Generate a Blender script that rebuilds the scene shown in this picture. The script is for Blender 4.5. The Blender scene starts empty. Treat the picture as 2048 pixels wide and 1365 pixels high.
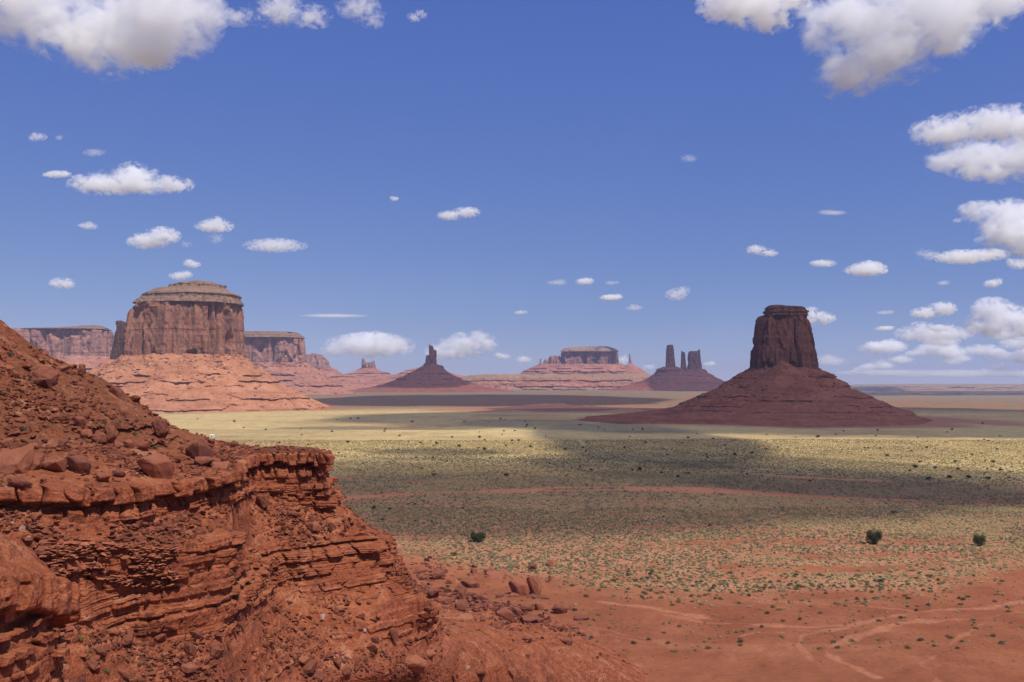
import bpy, bmesh, math, random
import numpy as np
from mathutils import Vector, Matrix

# ------------------------------------------------------------------ camera, sky, sun, exposure
scene = bpy.context.scene
COL = scene.collection
FPX, CXP, HZ, CAMH = 1900.0, 1024.0, 772.0, 60.0      # focal length and horizon line of the photograph, eye height over the plain

cam_data = bpy.data.cameras.new('camera')
cam = bpy.data.objects.new('camera', cam_data)
COL.objects.link(cam)
cam.location = (0, 0, CAMH)
cam.rotation_euler = (math.radians(90), 0, 0)
cam_data.sensor_width = 36
cam_data.lens = 36 * FPX / 2048
cam_data.shift_y = (HZ - 682.5) / 2048
cam_data.clip_start = 0.5
cam_data.clip_end = 400000
scene.camera = cam

SUN_EL, SUN_AZ = math.radians(57), math.radians(38)      # sun high, behind the viewer and to the right
SUN = Vector((math.sin(SUN_AZ) * math.cos(SUN_EL), -math.cos(SUN_AZ) * math.cos(SUN_EL), math.sin(SUN_EL)))
sun_data = bpy.data.lights.new('sun', 'SUN')
sun_data.energy = 5.0
sun_data.angle = math.radians(0.53)
sun_data.color = (1.0, 0.95, 0.87)
sun = bpy.data.objects.new('sun', sun_data)
COL.objects.link(sun)
sun.rotation_euler = SUN.to_track_quat('Z', 'Y').to_euler()
sun.location = SUN * 500

world = bpy.data.worlds.new('World')
scene.world = world
world.use_nodes = True
wn = world.node_tree
wn.nodes.clear()
sky = wn.nodes.new('ShaderNodeTexSky')
sky.sky_type = 'NISHITA'
sky.sun_disc = False
sky.sun_elevation = SUN_EL
sky.sun_rotation = math.atan2(SUN.x, SUN.y)
sky.altitude = 1600
sky.air_density = 0.6
sky.dust_density = 0.0
sky.ozone_density = 6.0
# grade of the sky: deep blue overhead, only gently paler towards the horizon
sep = wn.nodes.new('ShaderNodeSeparateColor')
comb = wn.nodes.new('ShaderNodeCombineColor')
wn.links.new(sky.outputs[0], sep.inputs[0])
SKY_STRENGTH = 0.12
for ci, (ref, val, ex) in enumerate(((0.55, 0.078, 0.80), (1.09, 0.152, 0.62), (2.47, 0.475, 0.24))):
    dv = wn.nodes.new('ShaderNodeMath'); dv.operation = 'DIVIDE'; dv.inputs[1].default_value = ref
    pw = wn.nodes.new('ShaderNodeMath'); pw.operation = 'POWER'; pw.inputs[1].default_value = ex
    ml = wn.nodes.new('ShaderNodeMath'); ml.operation = 'MULTIPLY'; ml.inputs[1].default_value = val / SKY_STRENGTH
    wn.links.new(sep.outputs[ci], dv.inputs[0])
    wn.links.new(dv.outputs[0], pw.inputs[0])
    wn.links.new(pw.outputs[0], ml.inputs[0])
    wn.links.new(ml.outputs[0], comb.inputs[ci])
wbg = wn.nodes.new('ShaderNodeBackground')
wbg.inputs['Strength'].default_value = SKY_STRENGTH
wout = wn.nodes.new('ShaderNodeOutputWorld')
wn.links.new(comb.outputs[0], wbg.inputs['Color'])
wn.links.new(wbg.outputs[0], wout.inputs['Surface'])

scene.view_settings.view_transform = 'Standard'
scene.view_settings.look = 'None'
scene.view_settings.exposure = 0.0
scene.view_settings.gamma = 1.0
cy = scene.cycles
cy.max_bounces = 12
cy.diffuse_bounces = 3
cy.volume_bounces = 10
cy.transparent_max_bounces = 24
cy.use_denoising = True
cy.volume_step_rate = 1.0
cy.volume_max_steps = 512

random.seed(7)
rng = np.random.default_rng(11)


# ------------------------------------------------------------------ helpers
def P(u, v, d):
    """photo direction (u, v) at depth d -> point"""
    return np.array([(u - CXP) / FPX * d, d, CAMH - (v - HZ) / FPX * d])


def G(u, v):
    """point of the flat plain seen in direction (u, v)"""
    d = FPX * CAMH / (v - HZ)
    return np.array([(u - CXP) / FPX * d, d])


def sstep(a, b, x):
    t = np.clip((np.asarray(x, float) - a) / (b - a), 0, 1)
    return t * t * (3 - 2 * t)


_pr = np.random.default_rng(4)
PERM = _pr.permutation(4096).astype(np.int32)
PVAL = _pr.random(4096)


def hash3(x, y, z, seed=0):
    s = (seed * 769 + 13) & 4095
    a = PERM[(np.asarray(x).astype(np.int32) + s) & 4095]
    a = PERM[(a + np.asarray(y).astype(np.int32)) & 4095]
    return PVAL[(a + PERM[(np.asarray(z).astype(np.int32) * 7 + s) & 4095]) & 4095]


def vnoise(x, y, z, seed=0):
    x, y, z = np.broadcast_arrays(np.asarray(x, float), np.asarray(y, float), np.asarray(z, float))
    s = (seed * 769 + 13) & 4095
    ix, iy, iz = np.floor(x), np.floor(y), np.floor(z)
    fx, fy, fz = x - ix, y - iy, z - iz
    ix, iy, iz = ix.astype(np.int32) + s, iy.astype(np.int32), iz.astype(np.int32)
    fx = fx * fx * fx * (fx * (fx * 6 - 15) + 10)
    fy = fy * fy * fy * (fy * (fy * 6 - 15) + 10)
    flat = not z.any()
    if not flat:
        fz = fz * fz * fz * (fz * (fz * 6 - 15) + 10)
    r = 0
    for dx in (0, 1):
        wx = fx if dx else 1 - fx
        a = PERM[(ix + dx) & 4095]
        for dy in (0, 1):
            w = wx * (fy if dy else 1 - fy)
            b = PERM[(a + iy + dy) & 4095]
            if flat:
                r = r + w * PVAL[b]
            else:
                c0 = PVAL[PERM[(b + iz) & 4095]]
                c1 = PVAL[PERM[(b + iz + 1) & 4095]]
                r = r + w * (c0 + (c1 - c0) * fz)
    return r


def fbm(x, y, z, octv=4, seed=0, gain=0.5):
    """about -1..1"""
    s, a, t = 0, 1.0, 0
    f = 1.0
    for o in range(octv):
        s = s + a * (vnoise(np.asarray(x) * f, np.asarray(y) * f, np.asarray(z) * f, seed + o * 17) * 2 - 1)
        t += a
        a *= gain
        f *= 2.03
    return s / t * 1.6


def ridged(x, y, z, octv=3, seed=0):
    s, a, t, f = 0, 1.0, 0, 1.0
    for o in range(octv):
        n = vnoise(np.asarray(x) * f, np.asarray(y) * f, np.asarray(z) * f, seed + o * 31) * 2 - 1
        s = s + a * (1 - np.abs(n) * 1.6)
        t += a
        a *= 0.5
        f *= 2.1
    return s / t


def h1(i, seed=0):
    i = np.asarray(i)
    z = np.zeros_like(i)
    return hash3(i, z, z, seed)


def np_mesh(name, V, faces, smooth=True, attrs=None):
    """faces: (n,3) or (n,4) int array"""
    me = bpy.data.meshes.new(name)
    V = np.asarray(V, np.float32).reshape(-1, 3)
    faces = np.asarray(faces, np.int32)
    n, k = faces.shape
    me.vertices.add(len(V))
    me.vertices.foreach_set('co', V.ravel())
    me.loops.add(n * k)
    me.loops.foreach_set('vertex_index', faces.ravel())
    me.polygons.add(n)
    me.polygons.foreach_set('loop_start', np.arange(0, n * k, k, dtype=np.int32))
    me.polygons.foreach_set('loop_total', np.full(n, k, np.int32))
    me.polygons.foreach_set('use_smooth', np.full(n, smooth, bool))
    me.update(calc_edges=True)
    for an, av in (attrs or {}).items():
        av = np.asarray(av, np.float32)
        if av.ndim == 1:
            at = me.attributes.new(an, 'FLOAT', 'POINT')
            at.data.foreach_set('value', av)
        else:
            at = me.attributes.new(an, 'FLOAT_COLOR', 'POINT')
            c = np.ones((len(av), 4), np.float32)
            c[:, :3] = av
            at.data.foreach_set('color', c.ravel())
    return me


def grid_faces(nr, nc, wrap=False, flip=False):
    r = np.arange(nr - 1)[:, None]
    c = np.arange(nc if wrap else nc - 1)[None, :]
    c2 = (c + 1) % nc
    f = np.stack([r * nc + c, r * nc + c2, (r + 1) * nc + c2, (r + 1) * nc + c], -1).reshape(-1, 4)
    return f[:, ::-1] if flip else f


def link(name, me, mat=None, parent=None):
    o = bpy.data.objects.new(name, me)
    COL.objects.link(o)
    if mat is not None and me is not None and len(me.materials) == 0:
        me.materials.append(mat)
    if parent is not None:
        o.parent = parent
    return o


def tag(o, label=None, cat=None, group=None, kind=None):
    if label: o['label'] = label
    if cat: o['category'] = cat
    if group: o['group'] = group
    if kind: o['kind'] = kind
    return o


def empty(name, loc, label, cat, group=None):
    o = bpy.data.objects.new(name, None)
    COL.objects.link(o)
    o.location = loc
    o.empty_display_size = 1
    return tag(o, label, cat, group)


# ------------------------------------------------------------------ materials
class NT:
    def __init__(self, name):
        self.m = bpy.data.materials.new(name)
        self.m.use_nodes = True
        self.t = self.m.node_tree
        self.t.nodes.clear()
        self.out = self.t.nodes.new('ShaderNodeOutputMaterial')

    def n(self, typ, **kw):
        nd = self.t.nodes.new(typ)
        for k, v in kw.items():
            setattr(nd, k, v)
        return nd

    def set(self, sock, v):
        if isinstance(v, bpy.types.NodeSocket):
            self.t.links.new(v, sock)
        else:
            if hasattr(sock, 'default_value'):
                try:
                    sock.default_value = v
                except Exception:
                    sock.default_value = (*v, 1.0)

    def math(self, op, a, b=None, c=None, clamp=False):
        nd = self.n('ShaderNodeMath', operation=op, use_clamp=clamp)
        self.set(nd.inputs[0], a)
        if b is not None: self.set(nd.inputs[1], b)
        if c is not None: self.set(nd.inputs[2], c)
        return nd.outputs[0]

    def vmath(self, op, a, b=None):
        nd = self.n('ShaderNodeVectorMath', operation=op)
        self.set(nd.inputs[0], a)
        if b is not None: self.set(nd.inputs[1], b)
        return nd.outputs['Value'] if op in ('LENGTH', 'DOT_PRODUCT', 'DISTANCE') else nd.outputs[0]

    def noise(self, vec, scale, detail=4, rough=0.55, dist=0.0):
        nd = self.n('ShaderNodeTexNoise')
        self.set(nd.inputs['Vector'], vec)
        nd.inputs['Scale'].default_value = scale
        nd.inputs['Detail'].default_value = detail
        nd.inputs['Roughness'].default_value = rough
        nd.inputs['Distortion'].default_value = dist
        return nd.outputs['Fac']

    def ramp(self, fac, stops, interp='LINEAR'):
        nd = self.n('ShaderNodeValToRGB')
        self.set(nd.inputs[0], fac)
        cr = nd.color_ramp
        cr.interpolation = interp
        while len(cr.elements) > 1:
            cr.elements.remove(cr.elements[-1])
        for i, (p, c) in enumerate(stops):
            e = cr.elements[0] if i == 0 else cr.elements.new(p)
            e.position = p
            e.color = (*c, 1) if len(c) == 3 else c
        return nd.outputs[0]

    def maprange(self, x, a, b, c=0.0, d=1.0, smooth=False):
        nd = self.n('ShaderNodeMapRange')
        nd.interpolation_type = 'SMOOTHSTEP' if smooth else 'LINEAR'
        self.set(nd.inputs[0], x)
        for i, v in enumerate((a, b, c, d)):
            self.set(nd.inputs[i + 1], v)
        return nd.outputs[0]

    def mix(self, fac, a, b, blend='MIX'):
        nd = self.n('ShaderNodeMix', data_type='RGBA', blend_type=blend)
        self.set(nd.inputs[0], fac)
        self.set(nd.inputs[6], a if isinstance(a, bpy.types.NodeSocket) else (*a, 1))
        self.set(nd.inputs[7], b if isinstance(b, bpy.types.NodeSocket) else (*b, 1))
        return nd.outputs[2]

    def attr(self, name):
        nd = self.n('ShaderNodeAttribute', attribute_name=name)
        return nd

    def pos(self):
        return self.n('ShaderNodeNewGeometry').outputs['Position']

    def scaled(self, vec, s):
        return self.vmath('MULTIPLY', vec, s)

    def finish(self, color, rough=0.9, height=None, bstr=0.5, bdist=0.1, spec=0.15):
        b = self.n('ShaderNodeBsdfPrincipled')
        self.set(b.inputs['Base Color'], color)
        self.set(b.inputs['Roughness'], rough)
        b.inputs['Specular IOR Level'].default_value = spec
        if height is not None:
            bp = self.n('ShaderNodeBump')
            bp.inputs['Strength'].default_value = bstr
            bp.inputs['Distance'].default_value = bdist
            self.set(bp.inputs['Height'], height)
            self.t.links.new(bp.outputs[0], b.inputs['Normal'])
        self.t.links.new(b.outputs[0], self.out.inputs['Surface'])
        return self.m


def mat_butte(name, dark, mid, light, varnish, S, sandy=None, banded=0.0):
    """cliff rock: vertical streaks of desert varnish over thin horizontal bedding; S = size of features in metres"""
    k = NT(name)
    p = k.n('ShaderNodeTexCoord').outputs['Object']
    streak = k.noise(k.scaled(p, (1 / S, 1 / S, 0.10 / S)), 1.0, 6, 0.6, 0.3)
    patch = k.noise(k.scaled(p, (0.35 / S, 0.35 / S, 0.22 / S)), 1.0, 5, 0.6, 0.5)
    bed = k.noise(k.scaled(p, (0.06 / S, 0.06 / S, 2.2 / S)), 1.0, 5, 0.65)
    fine = k.noise(k.scaled(p, (4 / S, 4 / S, 4 / S)), 1.0, 6, 0.7)
    c = k.ramp(k.math('ADD', k.math('MULTIPLY', patch, 0.65), k.math('MULTIPLY', fine, 0.35)), [(0.32, dark), (0.5, mid), (0.68, light)])
    v = k.maprange(k.math('ADD', k.math('MULTIPLY', streak, 0.65), k.math('MULTIPLY', patch, 0.35)), 0.49, 0.585, 0, 0.88, True)
    c = k.mix(v, c, varnish)
    c = k.mix(k.maprange(bed, 0.42, 0.62, 0, 0.30), c, k.mix(0.5, mid, light))
    if banded:
        b2 = k.noise(k.scaled(p, (0.03 / S, 0.03 / S, 1.5 / S)), 1.0, 4, 0.7)
        c = k.mix(k.maprange(b2, 0.47, 0.57, 0, banded, True), c, dark)
    if sandy is not None:
        nz = k.n('ShaderNodeSeparateXYZ')
        k.set(nz.inputs[0], k.n('ShaderNodeNewGeometry').outputs['Normal'])
        c = k.mix(k.maprange(nz.outputs[2], 0.5, 0.9, 0, 0.55, True), c, k.mix(k.maprange(fine, 0.4, 0.62), sandy, mid))
    h = k.math('ADD', k.math('MULTIPLY', streak, 0.6), k.math('MULTIPLY', fine, 0.6))
    h = k.math('ADD', h, k.math('MULTIPLY', bed, 0.3))
    return k.finish(c, 0.95, h, 0.9, S * 0.35, 0.05)


def mat_talus(name, dark, mid, light, rockc, S):
    """debris slope: soil with speckled rubble, ledges of bare rock where it is steep"""
    k = NT(name)
    p = k.n('ShaderNodeTexCoord').outputs['Object']
    big = k.noise(k.scaled(p, (0.25 / S,) * 3), 1.0, 5, 0.6, 0.4)
    fine = k.noise(k.scaled(p, (3.0 / S,) * 3), 1.0, 6, 0.75)
    bed = k.noise(k.scaled(p, (0.04 / S, 0.04 / S, 1.2 / S)), 1.0, 4, 0.6)
    c = k.ramp(k.math('ADD', k.math('MULTIPLY', big, 0.55), k.math('MULTIPLY', fine, 0.45)), [(0.34, dark), (0.5, mid), (0.66, light)])
    nz = k.n('ShaderNodeSeparateXYZ')
    k.set(nz.inputs[0], k.n('ShaderNodeNewGeometry').outputs['Normal'])
    steep = k.maprange(nz.outputs[2], 0.62, 0.42, 0, 0.9, True)
    c = k.mix(k.maprange(bed, 0.52, 0.66, 0, 0.45), c, rockc)
    c = k.mix(steep, c, rockc)
    vor = k.n('ShaderNodeTexVoronoi')
    k.set(vor.inputs['Vector'], k.scaled(p, (1.6 / S,) * 3))
    vor.inputs['Scale'].default_value = 1.0
    rub = k.maprange(vor.outputs['Distance'], 0.1, 0.45, 1, 0)
    c = k.mix(k.math('MULTIPLY', k.maprange(fine, 0.55, 0.68), 0.5), c, dark)
    h = k.math('ADD', k.math('MULTIPLY', rub, 0.5), k.math('MULTIPLY', fine, 0.8))
    return k.finish(c, 0.97, h, 0.8, S * 0.30, 0.04)


# ------------------------------------------------------------------ the plain
def ground_z(x, y):
    """height of the plain: flat near, rising gently beyond 2 km left of the far right part"""
    r = np.maximum(y, 1.0)
    ramp = 30 * sstep(2300, 6000, r) * (1 - sstep(0.22, 0.36, x / r))
    z = ramp + 0.0
    near = 1 - sstep(350, 900, r)
    z = z + near * 0.5 * fbm(x / 40, y / 40, 0 * x, 4, 3)
    z = z + (1 - sstep(200, 420, r)) * 0.35 * fbm(x / 7, y / 7, 0 * x, 3, 5)
    z = z + sstep(600, 1500, r) * (1 - sstep(9000, 14000, r)) * 2.2 * fbm(x / 260, y / 200, 0 * x, 4, 9)
    # the low orange mound at the bottom of the view
    mx, my = x - 15, y - 146
    dd = np.sqrt((mx / 30) ** 2 + (my / 17) ** 2)
    z = z + 13 * (1 - sstep(0.0, 1.7, dd)) * (1 + 0.12 * fbm(x / 5, y / 5, 0 * x, 4, 21)) * (near > 0)
    # low dark ridges on the valley floor
    for (cx, cy_, lx, ly, hh, sd) in ((110, 2650, 190, 60, 11, 31), (60, 2250, 130, 45, 6, 37), (330, 2200, 200, 70, 9, 41)):
        q = np.sqrt(((x - cx) / lx) ** 2 + ((y - cy_) / ly) ** 2)
        z = z + hh * (1 - sstep(0.1, 1.25, q)) * (0.75 + 0.5 * fbm(x / 45, y / 35, 0 * x, 4, sd))
    return z


WASHES = [  # (photo trace, half width in metres, strength)
    ([(2060, 1199), (1979, 1216), (1828, 1227), (1764, 1238), (1715, 1250), (1621, 1257), (1511, 1250), (1413, 1235), (1300, 1216), (1200, 1205)], 1.1, .72),
    ([(2060, 1219), (1960, 1238), (1828, 1244), (1771, 1257), (1715, 1276), (1651, 1303), (1677, 1329), (1749, 1356)], 0.95, .7),
    ([(1764, 1238), (1677, 1261), (1602, 1272), (1598, 1295), (1621, 1321), (1651, 1345)], 0.85, .6),
    ([(1960, 1250), (1911, 1280), (1885, 1305), (1839, 1333), (1870, 1352), (1880, 1380)], 0.65, .55),
    ([(1500, 1193), (1564, 1203), (1640, 1206), (1790, 1218), (1840, 1226)], 0.55, .7),
    ([(1473, 1276), (1515, 1266), (1560, 1268)], 0.7, .6),
    ([(1330, 1228), (1420, 1243), (1540, 1258), (1640, 1266)], 0.6, .6),
    ([(660, 1000), (760, 992), (860, 986), (1000, 983), (1100, 979), (1250, 976), (1400, 980), (1500, 986), (1620, 993), (1750, 998), (1850, 1003), (2060, 1010)], 12.0, .8),
    ([(1240, 940), (1300, 941), (1400, 944), (1500, 949), (1640, 957), (1770, 962)], 4.0, .85),
    ([(950, 937), (1050, 936), (1160, 939), (1240, 940)], 3.0, .5),
    ([(640, 921), (760, 921), (900, 926), (1050, 928), (1180, 934)], 20.0, .55),
    ([(420, 884), (520, 890), (640, 902), (760, 908), (900, 912)], 22.0, .55),
    ([(1560, 1300), (1640, 1292), (1700, 1300), (1800, 1290)], 3.0, .3),
    ([(1200, 1262), (1350, 1290), (1500, 1296)], 2.5, .3),
    ([(1146, 868), (1160, 880), (1168, 893)], 3.0, .8),
]


def seg_dist(x, y, pts):
    d = np.full(x.shape, 1e9)
    for a, b in zip(pts[:-1], pts[1:]):
        ax, ay = a
        bx, by = b
        vx, vy = bx - ax, by - ay
        t = np.clip(((x - ax) * vx + (y - ay) * vy) / (vx * vx + vy * vy + 1e-9), 0, 1)
        d = np.minimum(d, np.hypot(x - ax - t * vx, y - ay - t * vy))
    return d


EDGE = np.array([G(u, v) for u, v in [(300, 1110), (760, 1110), (900, 1130), (1060, 1150), (1180, 1180), (1300, 1197), (1500, 1195), (1700, 1194), (1850, 1178), (1950, 1158), (2048, 1132), (2200, 1120)]])


def ground_fields(x, y):
    """scrub cover 0..1, pale sand 0..1, yellow grass 0..1"""
    r = np.hypot(x, y)
    ang = x / np.maximum(y, 1)
    eang = EDGE[:, 0] / EDGE[:, 1]
    edge = np.interp(ang, eang, EDGE[:, 1])
    n = fbm(x / 30, y / 30, 0 * x, 4, 51)
    n2 = fbm(x / 90, y / 160, 0 * x + 3, 4, 53)
    strk = fbm(x / 55, y / 13, 0 * x + 9, 4, 57)
    clump = fbm(x / 7, y / 7, 0 * x + 5, 3, 58)
    cover = sstep(-14, 26, y - edge + 10 * n) * np.clip(0.90 + 0.25 * n2 + .50 * strk + .42 * clump, 0.03, 1)
    cover = np.clip(cover + .27 * sstep(350, 480, r) * (1 - sstep(900, 1200, r)), 0, 1)
    cover = np.maximum(cover, 0.03 + 0.05 * np.clip(n, 0, 1))
    sand = np.zeros_like(x)
    for tr, hw, st in WASHES:
        pts = [G(u, v) for u, v in tr]
        w = hw * (1 + 0.7 * fbm(x / (hw * 9 + 3), y / (hw * 9 + 3), 0 * x, 3, int(hw * 10)))
        wob = hw * 1.6 * fbm(x / (hw * 4 + 2), y / (hw * 4 + 2), 0 * x + 7, 3, 77)
        dd = np.abs(seg_dist(x, y, pts) + wob * 0.6)
        s = st * (1 - sstep(0.35, 1.25, dd / np.maximum(w, hw * 0.3)))
        sand = np.maximum(sand, s)
    cover = cover * (1 - 0.95 * np.clip(sand * 1.3, 0, 1))
    # soil showing in long drifts on the valley floor
    bare = .5 * sstep(0.25, 0.75, fbm(x / 240 + 4, y / 130, 0 * x, 4, 61)) * sstep(420, 800, r)
    cover = cover * (1 - 0.75 * bare)
    grass = sstep(600, 760, r) * (1 - sstep(2100, 2700, r)) * np.clip(0.92 + 0.40 * fbm(x / 150, y / 90, 0 * x, 4, 63), 0, 1)
    grass = grass * (1 - 0.75 * bare)
    # bare red apron round the right-hand butte and below the big left one
    q = np.hypot((x - 500) / 420, (y - 1720) / 420)
    ap = 1 - sstep(0.6, 1.0, q + 0.12 * fbm(x / 60, y / 60, 0 * x, 3, 67))
    q2 = np.hypot((x + 830) / 420, (y - 2450) / 400)
    ap2 = 1 - sstep(0.7, 1.0, q2)
    q3 = np.hypot((x - 160) / 420, (y - 2450) / 420)
    ap3 = .8 * (1 - sstep(.5, 1.0, q3 + .15 * fbm(x / 80, y / 80, 0 * x, 3, 69)))
    red = np.maximum(np.maximum(ap, ap2), ap3)
    return cover * (1 - .85 * red), sand, grass * (1 - red), red, bare


def build_plain():
    vs = np.concatenate([np.linspace(1560, 1360, 60)[:-1], np.linspace(1360, 800, 460)[:-1], np.geomspace(28, 1.0, 60) + HZ])
    d = FPX * CAMH / (vs - HZ)
    d = np.concatenate([[1, 8, 30, 70, 110], d, [160000, 260000]])
    ta = np.linspace(math.atan((-120 - CXP) / FPX), math.atan((2170 - CXP) / FPX), 1080)
    rest = np.linspace(ta[-1], ta[0] + 2 * math.pi, 70)[1:-1]
    th = np.concatenate([ta, rest])
    T, D = np.meshgrid(th, d)
    x, y = D * np.sin(T), D * np.cos(T)
    x, y = x.ravel(), y.ravel()
    z = ground_z(x, y)
    cover, sand, grass, red, bare = ground_fields(x, y)
    V = np.stack([x, y, z], 1)
    F = grid_faces(len(d), len(th), True, False)
    me = np_mesh('plain', V, F, True, {'cover': cover, 'sand': sand, 'grass': grass, 'red': red, 'bare': bare})
    k = NT('plain_soil')
    p = k.pos()
    f1 = k.noise(p, 0.06, 6, 0.6)
    f2 = k.noise(p, 0.9, 6, 0.7)
    f3 = k.noise(k.scaled(p, (0.012, 0.03, 0.02)), 1.0, 5, 0.6, 0.6)
    soil = k.ramp(k.math('ADD', k.math('MULTIPLY', f1, 0.6), k.math('MULTIPLY', f2, 0.4)),
                  [(0.32, (0.17, 0.052, 0.024)), (0.5, (0.265, 0.086, 0.040)), (0.68, (0.37, 0.140, 0.066))])
    soil = k.mix(k.maprange(f3, 0.4, 0.65, 0, 0.5), soil, (0.26, 0.088, 0.042))
    cv = k.attr('cover').outputs['Fac']
    # under the shrubs the sand is paler and more orange
    soil = k.mix(k.math('MULTIPLY', cv, 0.7), soil, k.mix(f2, (0.42, 0.19, 0.10), (0.52, 0.27, 0.15)))
    soil = k.mix(k.math('MULTIPLY', k.attr('sand').outputs['Fac'], k.maprange(f2, .3, .6, .35, .9)), soil, k.mix(f2, (0.42, 0.165, 0.085), (0.52, 0.24, 0.135)))
    dist = k.vmath('LENGTH', p)
    far = k.maprange(dist, 330, 620, 0.1, 1, True)
    vor = k.n('ShaderNodeTexVoronoi')
    k.set(vor.inputs['Vector'], k.scaled(p, (0.5, 0.35, 0.4)))
    vor.inputs['Scale'].default_value = 1.0
    tuft = k.maprange(vor.outputs['Distance'], 0.2, 0.62, 1, 0, True)
    mot = k.noise(k.scaled(p, (0.05, 0.03, 0.05)), 1.0, 6, 0.7)
    scrub = k.mix(k.maprange(mot, 0.38, 0.62), (0.118, 0.092, 0.050), (0.225, 0.165, 0.085))
    cf = k.math('MULTIPLY', k.math('MULTIPLY', cv, far), k.maprange(k.math('ADD', k.math('MULTIPLY', tuft, .35), k.math('MULTIPLY', mot, .8)), 0.3, 0.62, 0.6, 1.15), clamp=True)
    c = k.mix(cf, soil, scrub)
    gr = k.math('MULTIPLY', k.attr('grass').outputs['Fac'], k.maprange(mot, 0.3, 0.7, 0.5, 1.0))
    c = k.mix(gr, c, k.mix(tuft, (0.62, 0.455, 0.195), (0.36, 0.285, 0.11)))
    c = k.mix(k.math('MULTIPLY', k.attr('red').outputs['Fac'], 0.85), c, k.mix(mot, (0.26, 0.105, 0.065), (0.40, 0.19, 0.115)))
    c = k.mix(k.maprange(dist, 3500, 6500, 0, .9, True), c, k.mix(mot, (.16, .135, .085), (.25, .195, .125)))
    h = k.math('ADD', f2, k.math('MULTIPLY', k.noise(p, 4.0, 4, 0.7), 0.35))
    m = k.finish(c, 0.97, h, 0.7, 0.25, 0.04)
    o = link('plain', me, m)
    tag(o, 'flat desert valley floor of red soil and pale sand', None, None, 'structure')
    return o


plain = build_plain()

# ------------------------------------------------------------------ the near hillside with its two bands of layered cliff
# levels from the hidden back foot over the crest down to the plain; every station is (u, v, depth) or ('w', x, y, z)
W = lambda x, y, z: ('w', x, y, z)
LV = {
 'back': [W(-150, 150, 30), W(-140, 165, 25), W(-130, 175, 20), W(-120, 182, 15), W(-112, 188, 12), W(-104, 194, 10), W(-94, 200, 6), W(-86, 206, 4), W(-80, 210, 3), W(-74, 214, 2), W(-68, 218, 1), W(-62, 222, 0), W(-60, 224, -1), W(-58, 226, -2), W(-60, 226, -2), W(-66, 224, -2)],
 'crest': [(-90, 548, 97), (0, 640, 100), (75, 696, 102), (150, 735, 104), (215, 765, 106), (272, 803, 107), (350, 852, 110), (420, 880, 112), (440, 887, 113.5), (480, 893, 115), (560, 900, 117), (614, 903.5, 118), (630, 904.5, 118), (642, 906, 117.5), W(-30, 126, 51.6), W(-48, 140, 51)],
 'bench': [(-90, 880, 78.5), (0, 885, 80), (92, 890, 82), (170, 895, 84), (240, 900, 87), (300, 905, 90), (385, 907, 97), (440, 913, 101), (452, 908, 107), (485, 902.5, 113), (557, 903, 115), (614, 904.5, 115.6), (630, 905.5, 115.4), (643, 906.4, 115), W(-27, 124, 51.7), W(-45, 136, 51.2)],
 'captop': [(-90, 985, 71), (0, 976, 71), (92, 972, 72.5), (185, 976, 75), (259, 969, 78), (318, 962, 81), (405, 953, 86), (457, 940, 90.5), (464, 922, 102), (490, 909, 111), (555, 906, 113.4), (614, 906, 113.8), (630, 906.5, 113.6), (644, 907.5, 112.8), W(-24.5, 121, 51.8), W(-42, 133, 51.3)],
 'capfoot': [(-90, 1010, 70.4), (0, 1012, 71), (92, 1020, 72), (185, 1034, 74.5), (259, 1042, 76.6), (318, 1038, 79.8), (405, 1020, 85.2), (452, 1006, 89.6), (472, 992, 100), (500, 982, 109), (560, 999, 112), (614, 1013, 112.3), (636, 1017, 112.4), (656, 1021, 112), W(-23, 122, 46), W(-41, 134, 46)],
 'bandtop': [(-90, 1078, 67), (0, 1080, 68.5), (89, 1083, 70), (185, 1087, 73), (259, 1090, 75), (326, 1092, 77), (405, 1077, 80), (462, 1068, 83), (474, 1112, 90), (500, 1113, 97.5), (560, 1102, 103.5), (640, 1085, 107.5), (695, 1077, 109.8), (756, 1076, 112), W(-18, 125, 40.5), W(-37, 138, 41)],
 'bandfoot': [(-90, 1205, 64), (0, 1216, 66), (110, 1226, 67.5), (185, 1240, 70), (259, 1275, 73), (300, 1283, 75), (405, 1262, 78), (446, 1254, 80), (486, 1202, 88.5), (546, 1166, 100), (600, 1185, 102.5), (684, 1198, 104.8), (756, 1178, 108.6), (846, 1188, 112), W(-15.5, 128, 32.5), W(-34, 142, 33)],
 'slope': [(-90, 1400, 60), (0, 1400, 62), (110, 1400, 64), (185, 1400, 66.5), (259, 1400, 69.5), (310, 1400, 71.5), (415, 1400, 74), (468, 1400, 76), (520, 1385, 82), (580, 1380, 90), (660, 1370, 94.5), (780, 1360, 98.5), (880, 1330, 104), (962, 1280, 114), W(-9, 140, 24.5), W(-28, 160, 24)],
 'foot': [W(-95, 95, -2), W(-70, 84, -2), W(-50, 84, -2), W(-36, 90, -2), W(-22, 100, -2), W(-8, 114, -2), W(4, 132, -2), W(14, 152, -2), W(25, 178, -1.5), W(34, 198, -1.5), W(40, 212, -1), W(42, 224, -1), W(39, 236, -.8), W(31, 250, -.8), W(12, 284, -.8), W(-22, 316, -.8)],
}
ORDER = ['back', 'crest', 'bench', 'captop', 'capfoot', 'bandtop', 'bandfoot', 'slope', 'foot']
ROWS = [16, 120, 70, 120, 80, 190, 110, 150]


def to3(s):
    return np.array(s[1:], float) if s[0] == 'w' else P(*s)


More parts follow.
